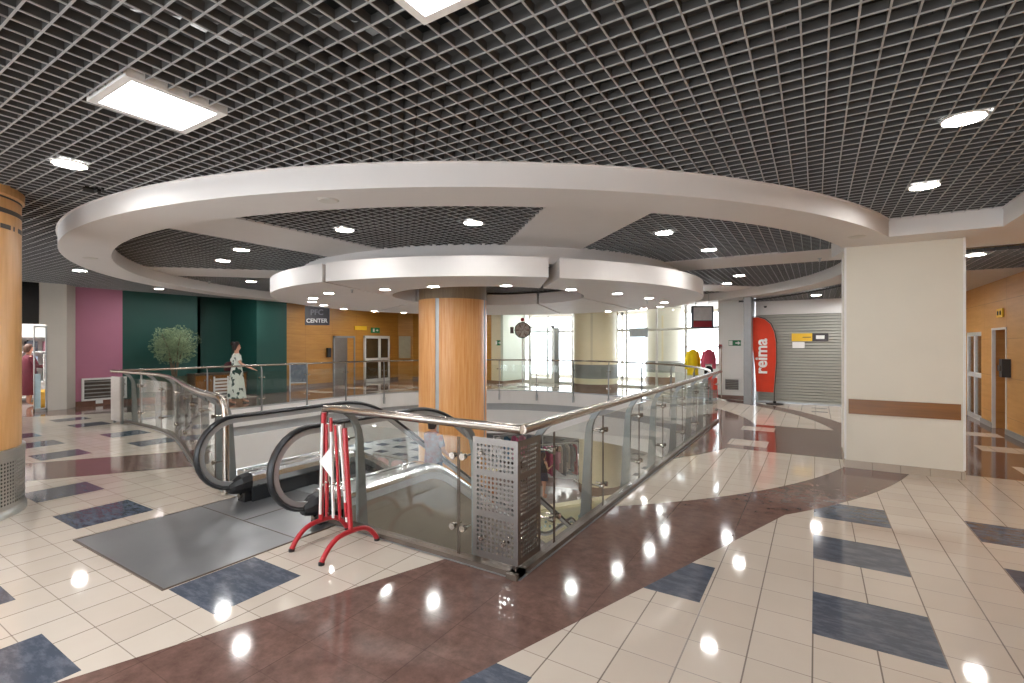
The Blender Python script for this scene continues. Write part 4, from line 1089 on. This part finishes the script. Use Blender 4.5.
# white slatted stand
t = thing('slatted_stand', 'small white slatted stand on the floor behind the woman in the leaf print dress', 'stand', (-15.3, 7.95, 0))
fr = MB()
for y in (7.72, 8.12): fr.box(-15.33, -15.29, y, y + .03, 0, .72)
build(fr, 'frame', M['white_enamel'], t)
for k in range(6): build(MB().box(-15.33, -15.31, 7.75, 8.12, .1 + k * .1, .16 + k * .1), 'slat', M['white_enamel'], t)
# A-board
t = thing('a_board', 'folding A-frame board with dark face standing before the golden veneer wall', 'sign board', (-15.9, 10.95, 0))
f, s_ = Vector((.85, -.52, 0)), Vector((.52, .85, 0)); c = Vector((-15.9, 10.95, 0))
for sg, nm in ((1, 'front_leaf'), (-1, 'rear_leaf')):
    o = c + f * .22 * sg; up = (Vector((0, 0, 1.02)) - f * .20 * sg).normalized()
    fm = MB()
    for a in (-.3, .27): fm.extr([(a, 0), (a + .03, 0), (a + .03, 1.04), (a, 1.04)], o, s_, up, up.cross(s_), .025)
    for b in (.3, 1.01): fm.extr([(-.27, b), (.27, b), (.27, b + .03), (-.27, b + .03)], o, s_, up, up.cross(s_), .025)
    lf = build(fm, nm, M['alu'], t)
    build(MB().extr([(-.27, .33), (.27, .33), (.27, 1.01), (-.27, 1.01)], o, s_, up, up.cross(s_), .01), 'board', mat('slate board', '#4d5660', .5, scale=9, col2='#6d757e'), lf)
# doors and signs in the golden veneer hall
dd = build(MB().box(-17.0, -16.94, 13.28, 13.35, 0, 2.02).box(-17.0, -16.94, 14.33, 14.4, 0, 2.02).box(-17.0, -16.94, 13.28, 14.4, 1.96, 2.04), 'door_4', M['frame_grey'])
tag(dd, 'grey lift style door in the golden veneer wall', None, None, 'structure')
build(MB().box(-16.99, -16.97, 13.35, 14.0, 0, 1.96), 'leaf', mat('grey door leaf', '#77706a', .4, .3), dd)
build(MB().box(-16.985, -16.965, 14.0, 14.33, 0, 1.96), 'leaf', M['veneer_wall'], dd)
dd = build(MB().box(-17.0, -16.92, 14.9, 14.98, 0, 2.05).box(-17.0, -16.92, 16.32, 16.4, 0, 2.05).box(-17.0, -16.92, 15.72, 15.84, 0, 2.05).box(-17.0, -16.92, 14.9, 16.4, 1.95, 2.07).box(-17.0, -16.92, 14.9, 16.4, .95, 1.07).box(-17.0, -16.92, 14.9, 16.4, 0, .14), 'door_5', M['frame_white'])
tag(dd, 'white framed glazed double door under the green exit sign', None, None, 'structure')
build(MB().box(-16.97, -16.96, 14.98, 16.32, .14, 1.95), 'door_glass', mat('dark door glass', '#4b3d2a', .12, var=.2, scale=2), dd)
def wall_sign(name, m, label, cat, c, u, w, h, t=.03, text=None, tm=None, ts=.1, sub=None):
    c, u = Vector(c), Vector(u).normalized(); v = Vector((0, 0, 1)); nn = u.cross(v)
    o = solo(MB().extr([(-w / 2, -h / 2), (w / 2, -h / 2), (w / 2, h / 2), (-w / 2, h / 2)], c, u, v, nn, t), name, m, label, cat, tuple(c))
    if text: build(text_mb(text, ts, .002, c + nn * (t / 2 + .002), u, v, .004), 'lettering', tm, o)
    return o
UL = (0, 1, 0)      # reading direction on walls facing +X
def exit_sign(c, u, label, w=.42, h=.2):
    o = wall_sign('exit_sign', M['sign_green'], label, 'sign', c, u, w, h)
    c, u = Vector(c), Vector(u).normalized(); v = Vector((0, 0, 1)); nn = u.cross(v); q = c + nn * .019
    build(MB().extr([(-.16, -.07), (-.06, -.07), (-.06, .07), (-.16, .07)], q, u, v, nn, .004), 'door_mark', M['paper'], o)
    a = [(.02, -.02), (.09, -.02), (.09, -.06), (.17, 0), (.09, .06), (.09, .02), (.02, .02)]
    build(MB().extr(a, q, u, v, nn, .004), 'arrow_mark', M['paper'], o)
    return o
exit_sign((-16.96, 15.55, 2.32), UL, 'green exit sign above the glazed double door of the veneer hall', .5, .24)
wall_sign('wall_sign', M['sign_yellow'], 'small yellow sign on the golden veneer wall left of the exit sign', 'sign', (-16.97, 14.72, 2.4), UL, .66, .17, .03)
wall_sign('wall_poster', mat('pale notice board', '#a9a083', .4, scale=5), 'pale notice panel on the golden veneer wall right of the glazed door', 'poster', (-16.75, 17.2, 1.55), (.55, .83, 0), .55, 1.05, .03)
wall_sign('wall_lamp', M['paper'], 'small white wall fitting high on the rear veneer wall', 'fitting', (-15.0, 17.57, 2.45), (1, 0, 0), .28, .09, .05)
wall_sign('call_button', M['black'], 'small black call button on the rear veneer wall', 'button', (-14.9, 17.57, 1.35), (1, 0, 0), .1, .12, .04)
wall_sign('intercom', M['black'], 'black box beside the grey door in the golden veneer wall', 'intercom', (-16.95, 13.05, 1.35), UL, .16, .38, .1)
# hanging dark sign
t = thing('hanging_sign', 'dark hanging sign reading CENTER before the golden veneer wall', 'sign', (-14.84, 10.95, 2.4))
u = Vector((.849, .528, 0)); c = Vector((-14.84, 10.95, 2.68)); nn = u.cross(Vector((0, 0, 1)))
build(MB().extr([(-.42, -.32), (.42, -.32), (.42, .35), (-.42, .35)], c, u, (0, 0, 1), nn, .08), 'box', M['sign_dark'], t)
build(text_mb('CENTER', .20, .003, c + nn * .043 + Vector((0, 0, -.17)), u, (0, 0, 1), .004), 'lettering', M['paper'], t)
build(text_mb('PFC', .27, .003, c + nn * .043 + Vector((0, 0, .12)), u, (0, 0, 1), .006), 'lettering', M['letter_grey'], t)['label'] = 'dim grey upper lettering'
build(MB().tube([tuple(c + u * -.3 + Vector((0, 0, .35))), tuple(c + u * -.3 + Vector((0, 0, .8)))], .008, 6).tube([tuple(c + u * .3 + Vector((0, 0, .35))), tuple(c + u * .3 + Vector((0, 0, .8)))], .008, 6), 'hanger', M['alu'], t)
# vents, socket
def vent(label, c, u, w, h, n, fm):
    c, u = Vector(c), Vector(u).normalized(); v = Vector((0, 0, 1)); nn = u.cross(v)
    t = thing('vent_grille', label, 'vent', tuple(c))
    f = MB(); b = .05
    for a0, a1, b0, b1 in ((-w / 2, w / 2, -h / 2, -h / 2 + b), (-w / 2, w / 2, h / 2 - b, h / 2), (-w / 2, -w / 2 + b, -h / 2 + b, h / 2 - b), (w / 2 - b, w / 2, -h / 2 + b, h / 2 - b)):
        f.extr([(a0, b0), (a1, b0), (a1, b1), (a0, b1)], c, u, v, nn, .05)
    build(f, 'frame', fm, t)
    s = MB()
    for k in range(n):
        z = -h / 2 + b + (h - 2 * b) * (k + .5) / n
        s.bar(c - u * (w / 2 - b) + v * z, c + u * (w / 2 - b) + v * z, .03, .02, (nn.x, nn.y, .7))
    build(s, 'louvre', M['louvre'], t)
    build(MB().extr([(-w / 2 + b, -h / 2 + b), (w / 2 - b, -h / 2 + b), (w / 2 - b, h / 2 - b), (-w / 2 + b, h / 2 - b)], c - nn * .02, u, v, nn, .004), 'backing', M['band'], t)
vent('wide white framed vent low on the pink wall', (-16.95, 5.62, .45), UL, 1.02, .62, 5, M['white_enamel'])
vent('vent low on the white pilaster beside the roller shutter', (-2.2, 16.36, .45), (1, 0, 0), .48, .42, 6, M['white_enamel'])
wall_sign('wall_socket', M['paper'], 'white socket under the vent on the pink wall', 'socket', (-16.96, 5.5, .09), UL, .16, .09, .02)
# left shop: glass door, goods
dl = build(MB().box(-16.64, -16.6, 4.07, 4.09, 0, 2.15).box(-16.64, -16.6, 4.29, 4.315, 0, 2.15).box(-16.64, -16.6, 4.07, 4.315, 2.12, 2.15).box(-16.64, -16.6, 4.07, 4.315, 0, .08), 'door_6', M['alu'])
tag(dl, 'glass shop door with steel handle in the beige wall', None, None, 'structure')
build(MB().box(-16.625, -16.615, 4.09, 4.29, .08, 2.12), 'door_glass', M['glass_shop'], dl)
build(MB().box(-16.628, -16.612, 4.09, 4.20, .08, .95), 'frosted_band', mat('frosted blue film', '#bcd3d9', .5), dl)
build(MB().tube([(-16.54, 4.24, .75), (-16.54, 4.24, 1.45)], .015, 8).tube([(-16.61, 4.24, .85), (-16.54, 4.24, .85)], .01, 6).tube([(-16.61, 4.24, 1.35), (-16.54, 4.24, 1.35)], .01, 6), 'handle', M['chrome'], dl)
t = thing('shop_shelf', 'white shop shelf of small goods inside the left shop doorway', 'shelf', (-19.9, 5.0, 0))
sh_ = MB()
for z in (.1, .55, 1.0, 1.45, 1.9): sh_.box(-20.25, -19.85, 4.2, 5.9, z, z + .03)
build(sh_, 'board', M['white_enamel'], t)
build(MB().box(-20.3, -20.26, 4.2, 5.9, 0, 2.3), 'back', M['white_enamel'], t)
build(MB().box(-20.25, -19.85, 4.17, 4.2, 0, 2.3).box(-20.25, -19.85, 5.9, 5.93, 0, 2.3), 'side', M['white_enamel'], t)
cols = ['#7b3f52', '#41506b', '#b8b4ae', '#31343f', '#a86a78', '#8fa0b3']
for i, (z, y) in enumerate([(z, y) for z in (.58, 1.03, 1.48) for y in (4.5, 4.85, 5.25, 5.6)]):
    c = cols[i % 6]
    row = {.58: 'lowest', 1.03: 'middle', 1.48: 'upper'}[z]; pl = {4.5: 'first', 4.85: 'second', 5.25: 'third', 5.6: 'fourth'}[y]
    solo(MB().box(-20.15, -19.92, y - .12, y + .12, z, z + .3).box(-20.1, -19.97, y - .08, y + .08, z + .3, z + .33), 'goods_box', mat('goods %d' % i, c, .6), f'small goods box on the {row} shelf of the left shop, {pl} from the wall end', 'box', (-20.03, y, z), 'boxes on the shop shelf')
b = MB(); b.loft([[(-17.9 + rx * math.cos(q * PI / 8), 4.55 + ry * math.sin(q * PI / 8), z) for q in range(16)] for z, rx, ry in ((0, .16, .15), (.1, .2, .18), (.4, .17, .15), (.46, .10, .09))])
t = solo(b, 'shopping_bag', mat('yellow bag', '#d9a62a', .6), 'yellow bag on the shop floor beside the person in maroon', 'bag', (-17.9, 4.55, 0), smooth=True)
wall_sign('shop_lettering_panel', M['paper'], 'white panel with dark lettering inside the left shop', 'sign', (-20.25, 5.2, 2.5), UL, 1.9, .3, .03, 'EXTRA', M['black'], .28)
tl = thing('shop_lamp', 'lit ceiling panel inside the left shop', 'ceiling light', (-18.5, 3.5, 2.98))
build(MB().box(-19.4, -17.6, 2.6, 4.6, 2.97, 2.99), 'diffuser', emit_mat('shop lamp glow', (1, 1, 1), 9), tl)

# right side: flag, signs
t = thing('feather_flag', 'tall orange feather flag lettered reima standing before the roller shutter', 'flag', (-1.02, 15.62, 0))
o = Vector((-1.02, 15.62, 0))
fl_ = [(-.10, .33), (-.04, 1.2), (-.04, 1.75), (-.09, 2.05), (-.18, 2.26), (-.32, 2.40), (-.5, 2.46), (-.66, 2.46), (-.76, 2.40), (-.68, 2.0), (-.60, 1.4), (-.53, .34)]
fm = MB(); fm.extr([(a + .1, b) for a, b in fl_], o, (1, 0, 0), (0, 0, 1), (0, 1, 0), .012)
cl = build(fm, 'cloth', M['orange_flag'], t)
build(text_mb('reima', .44, .003, o + Vector((-.30, -.009, 1.35)), (0, 0, 1), (-1, 0, 0), .012), 'lettering', M['paper'], cl)
build(MB().tube([tuple(o + Vector((a + .11, 0, b))) for a, b in [(-.09, .05), (-.09, .33), (-.03, 1.2), (-.03, 1.75), (-.08, 2.06), (-.17, 2.28), (-.32, 2.42), (-.5, 2.48), (-.66, 2.48)]], .012, 8), 'pole', M['band'], t, smooth=True)
build(MB().disc((o.x + .03, o.y), .22, 0, .025, 24).disc((o.x + .03, o.y), .04, .025, .09), 'base', M['black'], t)
wall_sign('shutter_sign', M['sign_yellow'], 'yellow sign stuck on the roller shutter', 'sign', (-.34, 16.01, 1.89), (1, 0, 0), .50, .22, .015)
build(MB().box(-.32, -.12, 15.998, 16.003, 1.88, 1.9), 'lettering_strip', M['band'], COL.objects['shutter_sign'])
o = wall_sign('shutter_sign', M['sign_dark'], 'black sign with white plate on the roller shutter, right of the yellow one', 'sign', (.1, 16.01, 1.89), (1, 0, 0), .38, .22, .015)
build(MB().box(.0, .2, 15.998, 16.003, 1.84, 1.94), 'white_plate', M['paper'], o)
wall_sign('notice', M['paper'], 'white paper notice under the yellow sign on the shutter', 'notice', (-.42, 16.01, 1.67), (1, 0, 0), .3, .17, .008)
exit_sign((-2.12, 16.37, 1.73), (1, 0, 0), 'green exit sign on the white pilaster beside the shutter', .34, .17)
wall_sign('alarm_button', M['sign_red'], 'small red fire alarm button on the white pilaster edge', 'alarm', (-2.53, 16.37, 1.62), (1, 0, 0), .1, .13, .05)
t = thing('security_camera', 'small dome camera on the white panel above the shutter', 'camera', (-1.25, 15.98, 2.78))
build(MB().disc((-1.25, 15.94), .05, 2.80, 2.83), 'mount', M['paper'], t); build(MB().ball((-1.25, 15.94, 2.79), .042, 12, 8), 'dome', M['black'], t, smooth=True)
o = wall_sign('wall_sign', M['sign_yellow'], 'yellow sign high on the right veneer wall', 'sign', (3.03, 13.05, 2.3), (0, -1, 0), .36, .17, .02)
build(MB().box(3.008, 3.018, 12.95, 13.0, 2.26, 2.34), 'pictogram', M['black'], o); build(MB().box(3.008, 3.018, 13.1, 13.15, 2.26, 2.34), 'pictogram', M['black'], o)
t = thing('intercom', 'black box on the right veneer wall beside the framed recess', 'intercom', (3.0, 12.62, 1.1))
build(MB().box(2.93, 3.05, 12.5, 12.68, 1.08, 1.42), 'housing', M['black'], t); build(MB().box(2.9, 2.93, 12.53, 12.65, 1.2, 1.3), 'button_plate', M['band'], t)
# hanging framed sign, jackets on a stand
t = thing('hanging_sign', 'white and dark red framed sign hanging before the bright shop windows', 'sign', (-3.25, 15.55, 2.2))
u = Vector((.849, .528, 0)); c = Vector((-2.95, 15.75, 2.52)); nn = u.cross(Vector((0, 0, 1)))
build(MB().extr([(-.33, -.34), (.33, -.34), (.33, .34), (-.33, .34)], c, u, (0, 0, 1), nn, .07), 'frame', mat('slate frame', '#4a4d58', .5), t)
build(MB().extr([(-.28, -.10), (.28, -.10), (.28, .30), (-.28, .30)], c + nn * .035, u, (0, 0, 1), nn, .01), 'upper_face', mat('grey white face', '#c9c6c6', .5), t)
build(MB().extr([(-.28, -.30), (.28, -.30), (.28, -.12), (-.28, -.12)], c + nn * .035, u, (0, 0, 1), nn, .01), 'lower_face', M['sign_red'], t)
build(MB().tube([tuple(c + u * .2 + Vector((0, 0, .34))), tuple(c + u * .2 + Vector((0, 0, .72)))], .008, 6).tube([tuple(c - u * .2 + Vector((0, 0, .34))), tuple(c - u * .2 + Vector((0, 0, .72)))], .008, 6), 'hanger', M['alu'], t)
def garment(name, label, cat, c, u, w, h, m, group=None, sleeves=True, hood=False, dep=.12):
    """hanging garment, c = hook point on the rail, u = shoulder direction"""
    c, u = Vector(c), Vector(u).normalized(); nn = Vector((-u.y, u.x, 0)); t = thing(name, label, cat, tuple(c), group)
    n = 14
    def ring(z, a, d, off=0): return [c + u * (a * math.cos(2 * PI * i / n)) + nn * (d * math.sin(2 * PI * i / n) * (1 + .12 * math.sin(5 * i))) + Vector((0, 0, z)) for i in range(n)]
    b = MB(); b.loft([ring(-h, w * .52, dep), ring(-h * .7, w * .5, dep * .95), ring(-h * .35, w * .46, dep * .9), ring(-.17, w * .48, dep * .7), ring(-.12, w * .42, dep * .5), ring(-.07, w * .16, dep * .4)])
    if sleeves:
        for s in (-1, 1): b.tube([c + u * (w * .40 * s) + Vector((0, 0, -.15)), c + u * (w * .60 * s) + Vector((0, 0, -.38)), c + u * (w * .62 * s) + Vector((0, 0, -.66))], [.07, .075, .055], 10)
    if hood: b.ball(c - nn * .02 + Vector((0, 0, -.06)), .13, 12, 8, (1, .7, .8))
    build(b, 'cloth', m, t, smooth=True)
    build(MB().tube([c + u * (-w * .38) + Vector((0, 0, -.12)), c + Vector((0, 0, -.055)), c + u * (w * .38) + Vector((0, 0, -.12))], .008, 6).tube([c + Vector((0, 0, -.055)), c + Vector((0, 0, .0)), c + nn * .02 + Vector((0, 0, .02))], .005, 6), 'hanger', M['alu'], t)
    return t
t = thing('clothes_stand', 'metal clothes stand before the bright shop windows', 'clothes rack', (-2.95, 15.75, 0))
build(MB().tube([(-3.4, 15.5, 1.62), (-2.45, 16.02, 1.62)], .015, 8), 'rail', M['chrome'], t)
for xx, yy in ((-3.4, 15.5), (-2.45, 16.02)): build(MB().tube([(xx, yy, .0), (xx, yy, 1.62)], .015, 8).bar((xx + .2, yy - .3, .02), (xx - .2, yy + .3, .02), .04, .03), 'upright', M['chrome'], t)
M['yellow_jacket'] = mat('yellow jacket cloth', '#ecd000', .6, var=.08, scale=8); M['pink_jacket'] = mat('pink jacket cloth', '#d2506a', .6, var=.08, scale=8)
garment('jacket', 'bright yellow jacket hanging on the clothes stand by the bright windows', 'jacket', (-3.2, 15.6, 1.6), (.4, .9, 0), .46, .85, M['yellow_jacket'], 'jackets on the stand', True, False)
garment('jacket', 'pink and black jacket hanging next to the yellow one', 'jacket', (-2.78, 15.82, 1.6), (.4, .9, 0), .44, .5, M['pink_jacket'], 'jackets on the stand', True, False)
garment('trousers', 'black trousers hanging under the pink jacket', 'trousers', (-2.78, 15.84, 1.1), (.4, .9, 0), .36, .55, M['black_cloth'], None, False)
garment('jacket', 'red garment hanging low on the clothes stand beside the railing end', 'jacket', (-2.62, 15.55, .85), (.75, .66, 0), .3, .75, mat('red cloth', '#c0392f', .7), 'jackets on the stand', False)
# round prize wheel behind the far railing
t = thing('prize_wheel', 'round patterned wheel on a white post behind the far railing', 'wheel', (-9.9, 16.72, 0))
u = Vector((.849, .528, 0)); fv = u.cross(Vector((0, 0, 1))); c = Vector((-9.9, 16.72, 2.25))
def circ(r, n=10, a=0): return [(r * math.cos(2 * PI * i / n + a), r * math.sin(2 * PI * i / n + a)) for i in range(n)]
build(MB().extr(circ(.33, 12), c, u, (0, 0, 1), fv, .05), 'rim', mat('grey green wheel rim', '#5f6b66', .5), t)
fc = build(MB().extr(circ(.29, 12), c + fv * .025, u, (0, 0, 1), fv, .012), 'face', mat('patterned wheel face', '#d9cfc4', .5, scale=16, col2='#9a857c'), t)
seg = MB()
for k in range(0, 12, 2):
    a = 2 * PI * k / 12; seg.extr([(.05 * math.cos(a), .05 * math.sin(a)), (.26 * math.cos(a - .12), .26 * math.sin(a - .12)), (.26 * math.cos(a + .12), .26 * math.sin(a + .12))], c + fv * .034, u, (0, 0, 1), fv, .004)
build(seg, 'segment', mat('dark wheel segment', '#8f6f68', .5), fc)
build(MB().tube([(c.x - fv.x * .03, c.y - fv.y * .03, 0), (c.x - fv.x * .03, c.y - fv.y * .03, 2.0)], .025, 8).box(c.x - .25, c.x + .25, c.y - .02, c.y + .02, 0, .03), 'stand', M['white_enamel'], t)
q = c + Vector((0, 0, .42)); build(MB().ball(tuple(q), .075, 12, 8), 'pointer', mat('red pointer', '#b23640', .5), t, smooth=True)
q = c - u * .42; build(MB().extr([(-.07, -.13), (.07, -.13), (.07, .13), (-.07, .13)], q, u, (0, 0, 1), fv, .02), 'side_plate', mat('brown side plate', '#6f5a55', .5), t)
exit_sign((-11.55, 17.48, 1.75), (.98, -.2, 0), 'small green exit sign on the cream wall right of the orange column', .2, .22)
wall_sign('wall_poster', mat('blue grey poster', '#9fb0c2', .5, scale=6), 'blue grey poster on the white shop front left of the cream column', 'poster', (-8.0, 18.85, 2.3), (1, -.03, 0), .55, .5, .02)
wall_sign('window_sign', mat('dim window lettering', '#b9c2cf', .5, scale=12), 'pale blue window sign right of the cream column', 'sign', (-5.9, 18.86, 2.15), (1, -.03, 0), .75, .36, .01)
# bright shop interior: low counters
for x0, y0, lb in ((-8.6, 20.6, 'white counter inside the bright shop, seen behind the cream column'), (-3.9, 20.0, 'white counter inside the bright shop near the jackets')):
    t = thing('shop_counter', lb, 'counter', (x0, y0, 0), 'counters in the bright shop')
    build(MB().box(x0 - .8, x0 + .8, y0 - .3, y0 + .3, .06, .9), 'body', M['white_enamel'], t); build(MB().box(x0 - .85, x0 + .85, y0 - .35, y0 + .35, .9, .95), 'top', M['grey_band'], t); build(MB().box(x0 - .75, x0 + .75, y0 - .25, y0 + .25, 0, .06), 'plinth', M['band'], t)

# ------------------------------------------------------------------ lower floor
lw = MB(); lw.box(-26, -25.9, -3.5, 32, LOW, -1.6); lw.box(-26, 6, 31.9, 32, LOW, -1.6)
struct(lw, 'wall_lower_back', M['white_wall'], fix=False)
struct(MB().box(-26, 6, 18.2, 32, -1.62, -1.6), 'ceiling_lower_back', M['ceil_white'])
struct(MB().box(4.1, 4.2, -3.5, 25, LOW, -1.6), 'wall_lower_right', M['white_wall'])
struct(MB().box(-20.5, 4.2, -3.5, -3.4, LOW, 0), 'wall_lower_front', M['white_wall'])
# clothes racks
gc = ['#e9e4e0', '#2d6a86', '#2f5d7a', '#a3476a', '#c4577d', '#c9718f', '#d9a0ae', '#e6dfdc', '#8c8f96', '#dcd4cf', '#5a5f6d', '#b04a5b']
gn = ['white', 'teal', 'dark teal', 'plum', 'deep pink', 'rose', 'pale pink', 'ivory', 'grey', 'off white', 'slate', 'crimson']
for rk, (a, b, lb, seq) in enumerate((((-8.95, 15.7), (-7.75, 17.2), 'white clothes rack on the lower floor behind the woman in black', range(12)), ((-11.2, 16.6), (-9.9, 18.4), 'second clothes rack on the lower floor, further left', range(0, 12, 2)))):
    a, b = Vector(a), Vector(b); d = (b - a).normalized(); zr = LOW + 1.55
    t = thing('clothes_rack', lb, 'clothes rack', ((a.x + b.x) / 2, (a.y + b.y) / 2, LOW))
    build(MB().tube([(a.x, a.y, zr), (b.x, b.y, zr)], .018, 8), 'rail', M['white_enamel'], t)
    for p in (a, b): build(MB().tube([(p.x, p.y, LOW), (p.x, p.y, zr)], .02, 8).bar((p.x + d.y * .3, p.y - d.x * .3, LOW + .03), (p.x - d.y * .3, p.y + d.x * .3, LOW + .03), .05, .05), 'upright', M['white_enamel'], t)
    for i, k in enumerate(seq):
        p = a + (b - a) * ((i + .7) / (len(list(seq)) + .4))
        garment('hanging_dress', f'{gn[k]} dress hanging on the {"nearer" if rk == 0 else "further left"} lower floor rack', 'dress', (p.x, p.y, zr), (-d.y, d.x, 0), .42, .95 + .12 * (k % 3), mat('dress %d %d' % (rk, k), gc[k], .8, var=.08), 'dresses on the lower floor racks', k % 2 == 0, False, .06)
# kiosk of glass cases
for i, (x, y, lb) in enumerate(((-5.7, 11.7, 'cream topped glass display case on the lower floor, nearer the escalator foot'), (-4.7, 13.2, 'cream topped glass display case on the lower floor, beside the cream column'))):
    t = thing('display_case', lb, 'display case', (x, y, LOW), 'lower floor display cases')
    d = Vector((.55, .83, 0)); s_ = Vector((.83, -.55, 0)); o = Vector((x, y, LOW))
    def q(a, b, z): return o + d * a + s_ * b + Vector((0, 0, z))
    def blk(a0, a1, b0, b1, z0, z1): return MB().loft([[q(a0, b0, z), q(a1, b0, z), q(a1, b1, z), q(a0, b1, z)] for z in (z0, z1)])
    build(blk(-.8, .8, -.3, .3, 0, .55), 'base', M['cream_col'], t)
    build(blk(-.8, .8, -.3, -.02, .95, 1.0), 'top', M['cream_col'], t)
    build(blk(-.8, .8, .0, .3, .55, .95), 'glass_case', M['glass_shop'], t)
    build(blk(-.8, .8, -.3, 0, .55, .95), 'back_box', M['cream_col'], t)
    it = MB()
    for k in range(18): c = q(-.72 + .085 * k, .15 + .07 * math.sin(k * 2.1), .6 + .05 * (k % 3)); it.ball(tuple(c), .035, 8, 6)
    build(it, 'trinkets', mat('teal trinkets %d' % i, '#7fb3b5', .2, .3, scale=30, col2='#e6efee'), t)
# wooden booths left of the column on the lower floor
t = thing('wooden_booth', 'tan wooden booth on the lower floor left of the orange column', 'booth', (-9.4, 11.6, LOW))
build(MB().box(-10.4, -8.2, 11.0, 11.1, LOW, LOW + 1.5), 'front', wood_mat('tan booth panel', '#b39468', '#a2845a', (1, 1, 6), 2), t)
build(MB().box(-10.4, -10.3, 11.1, 12.3, LOW, LOW + 1.5).box(-8.3, -8.2, 11.1, 12.3, LOW, LOW + 1.5), 'side', wood_mat('orange booth side', '#b06a35', '#9a5a2a', (1, 1, 6), 2), t)
build(MB().box(-10.5, -8.1, 10.95, 12.4, LOW + 1.5, LOW + 1.55), 'top', M['cream_wall'], t)
for x, lb in ((-11.9, 'left'), (-11.2, 'right')):
    garment('hanging_dress', f'pale pink dress on the lower floor before the wooden booth, the {lb} of two', 'dress', (x, 11.2, LOW + 1.7), (1, .2, 0), .5, 1.1, mat('pale pink dress ' + lb, '#d8b3b0', .8), 'dresses by the wooden booth', False, False, .1)
t = thing('clothes_rack', 'short clothes rack beside the wooden booth on the lower floor', 'clothes rack', (-11.55, 11.2, LOW))
build(MB().tube([(-12.3, 11.2, LOW + 1.7), (-10.8, 11.2, LOW + 1.7)], .018, 8), 'rail', M['chrome'], t)
for x in (-12.3, -10.8): build(MB().tube([(x, 11.2, LOW), (x, 11.2, LOW + 1.7)], .02, 8).box(x - .03, x + .03, 10.9, 11.5, LOW, LOW + .04), 'upright', M['chrome'], t)
# lower floor lamps in its ceiling
pl = None
for i, (x, y, lb) in enumerate(((-10, 21, 'above the clothes racks'), (-14.5, 13, 'left of the void'), (-5, 20.5, 'behind the cream column'), (-16, 20, 'at the far left'), (-.5, 12, 'right of the void'))):
    tl = thing('lower_lamp', 'lit square panel in the lower ceiling ' + lb, 'ceiling light', (x, y, -1.64), 'lower floor ceiling panels')
    build(MB().box(x - .65, x + .65, y - .65, y + .65, -1.64, -1.625), 'diffuser', emit_mat('lower lamp glow %d' % i, (1, .98, .95), 9), tl)
    build(MB().box(x - .7, x + .7, y - .7, y - .65, -1.65, -1.622).box(x - .7, x + .7, y + .65, y + .7, -1.65, -1.622).box(x - .7, x - .65, y - .65, y + .65, -1.65, -1.622).box(x + .65, x + .7, y - .65, y + .65, -1.65, -1.622), 'frame', M['white_enamel'], tl)

# ------------------------------------------------------------------ world, camera
W = bpy.data.worlds.new('overcast daylight'); W.use_nodes = True; SC.world = W
bgn = W.node_tree.nodes['Background']; bgn.inputs[0].default_value = (.86, .93, 1, 1); bgn.inputs[1].default_value = 5.2
cam = bpy.data.cameras.new('camera'); co = bpy.data.objects.new('camera', cam); COL.objects.link(co)
cam.sensor_width = 36; cam.sensor_fit = 'HORIZONTAL'; cam.lens = 489 / 1024 * 36; cam.shift_y = 2.5 / 1024; cam.clip_start = .05; cam.clip_end = 200
co.location = (0, 0, 1.7); co.rotation_euler = (R(90), 0, math.atan2(304, 489))
SC.camera = co
vs = SC.view_settings; vs.view_transform = 'Standard'; vs.look = 'None'; vs.gamma = 1; vs.use_curve_mapping = False; vs.exposure = 0.85
cy_ = SC.cycles; cy_.max_bounces = 10; cy_.diffuse_bounces = 5; cy_.glossy_bounces = 5; cy_.transparent_max_bounces = 24; cy_.sample_clamp_indirect = 6; cy_.caustics_reflective = False; cy_.use_denoising = True
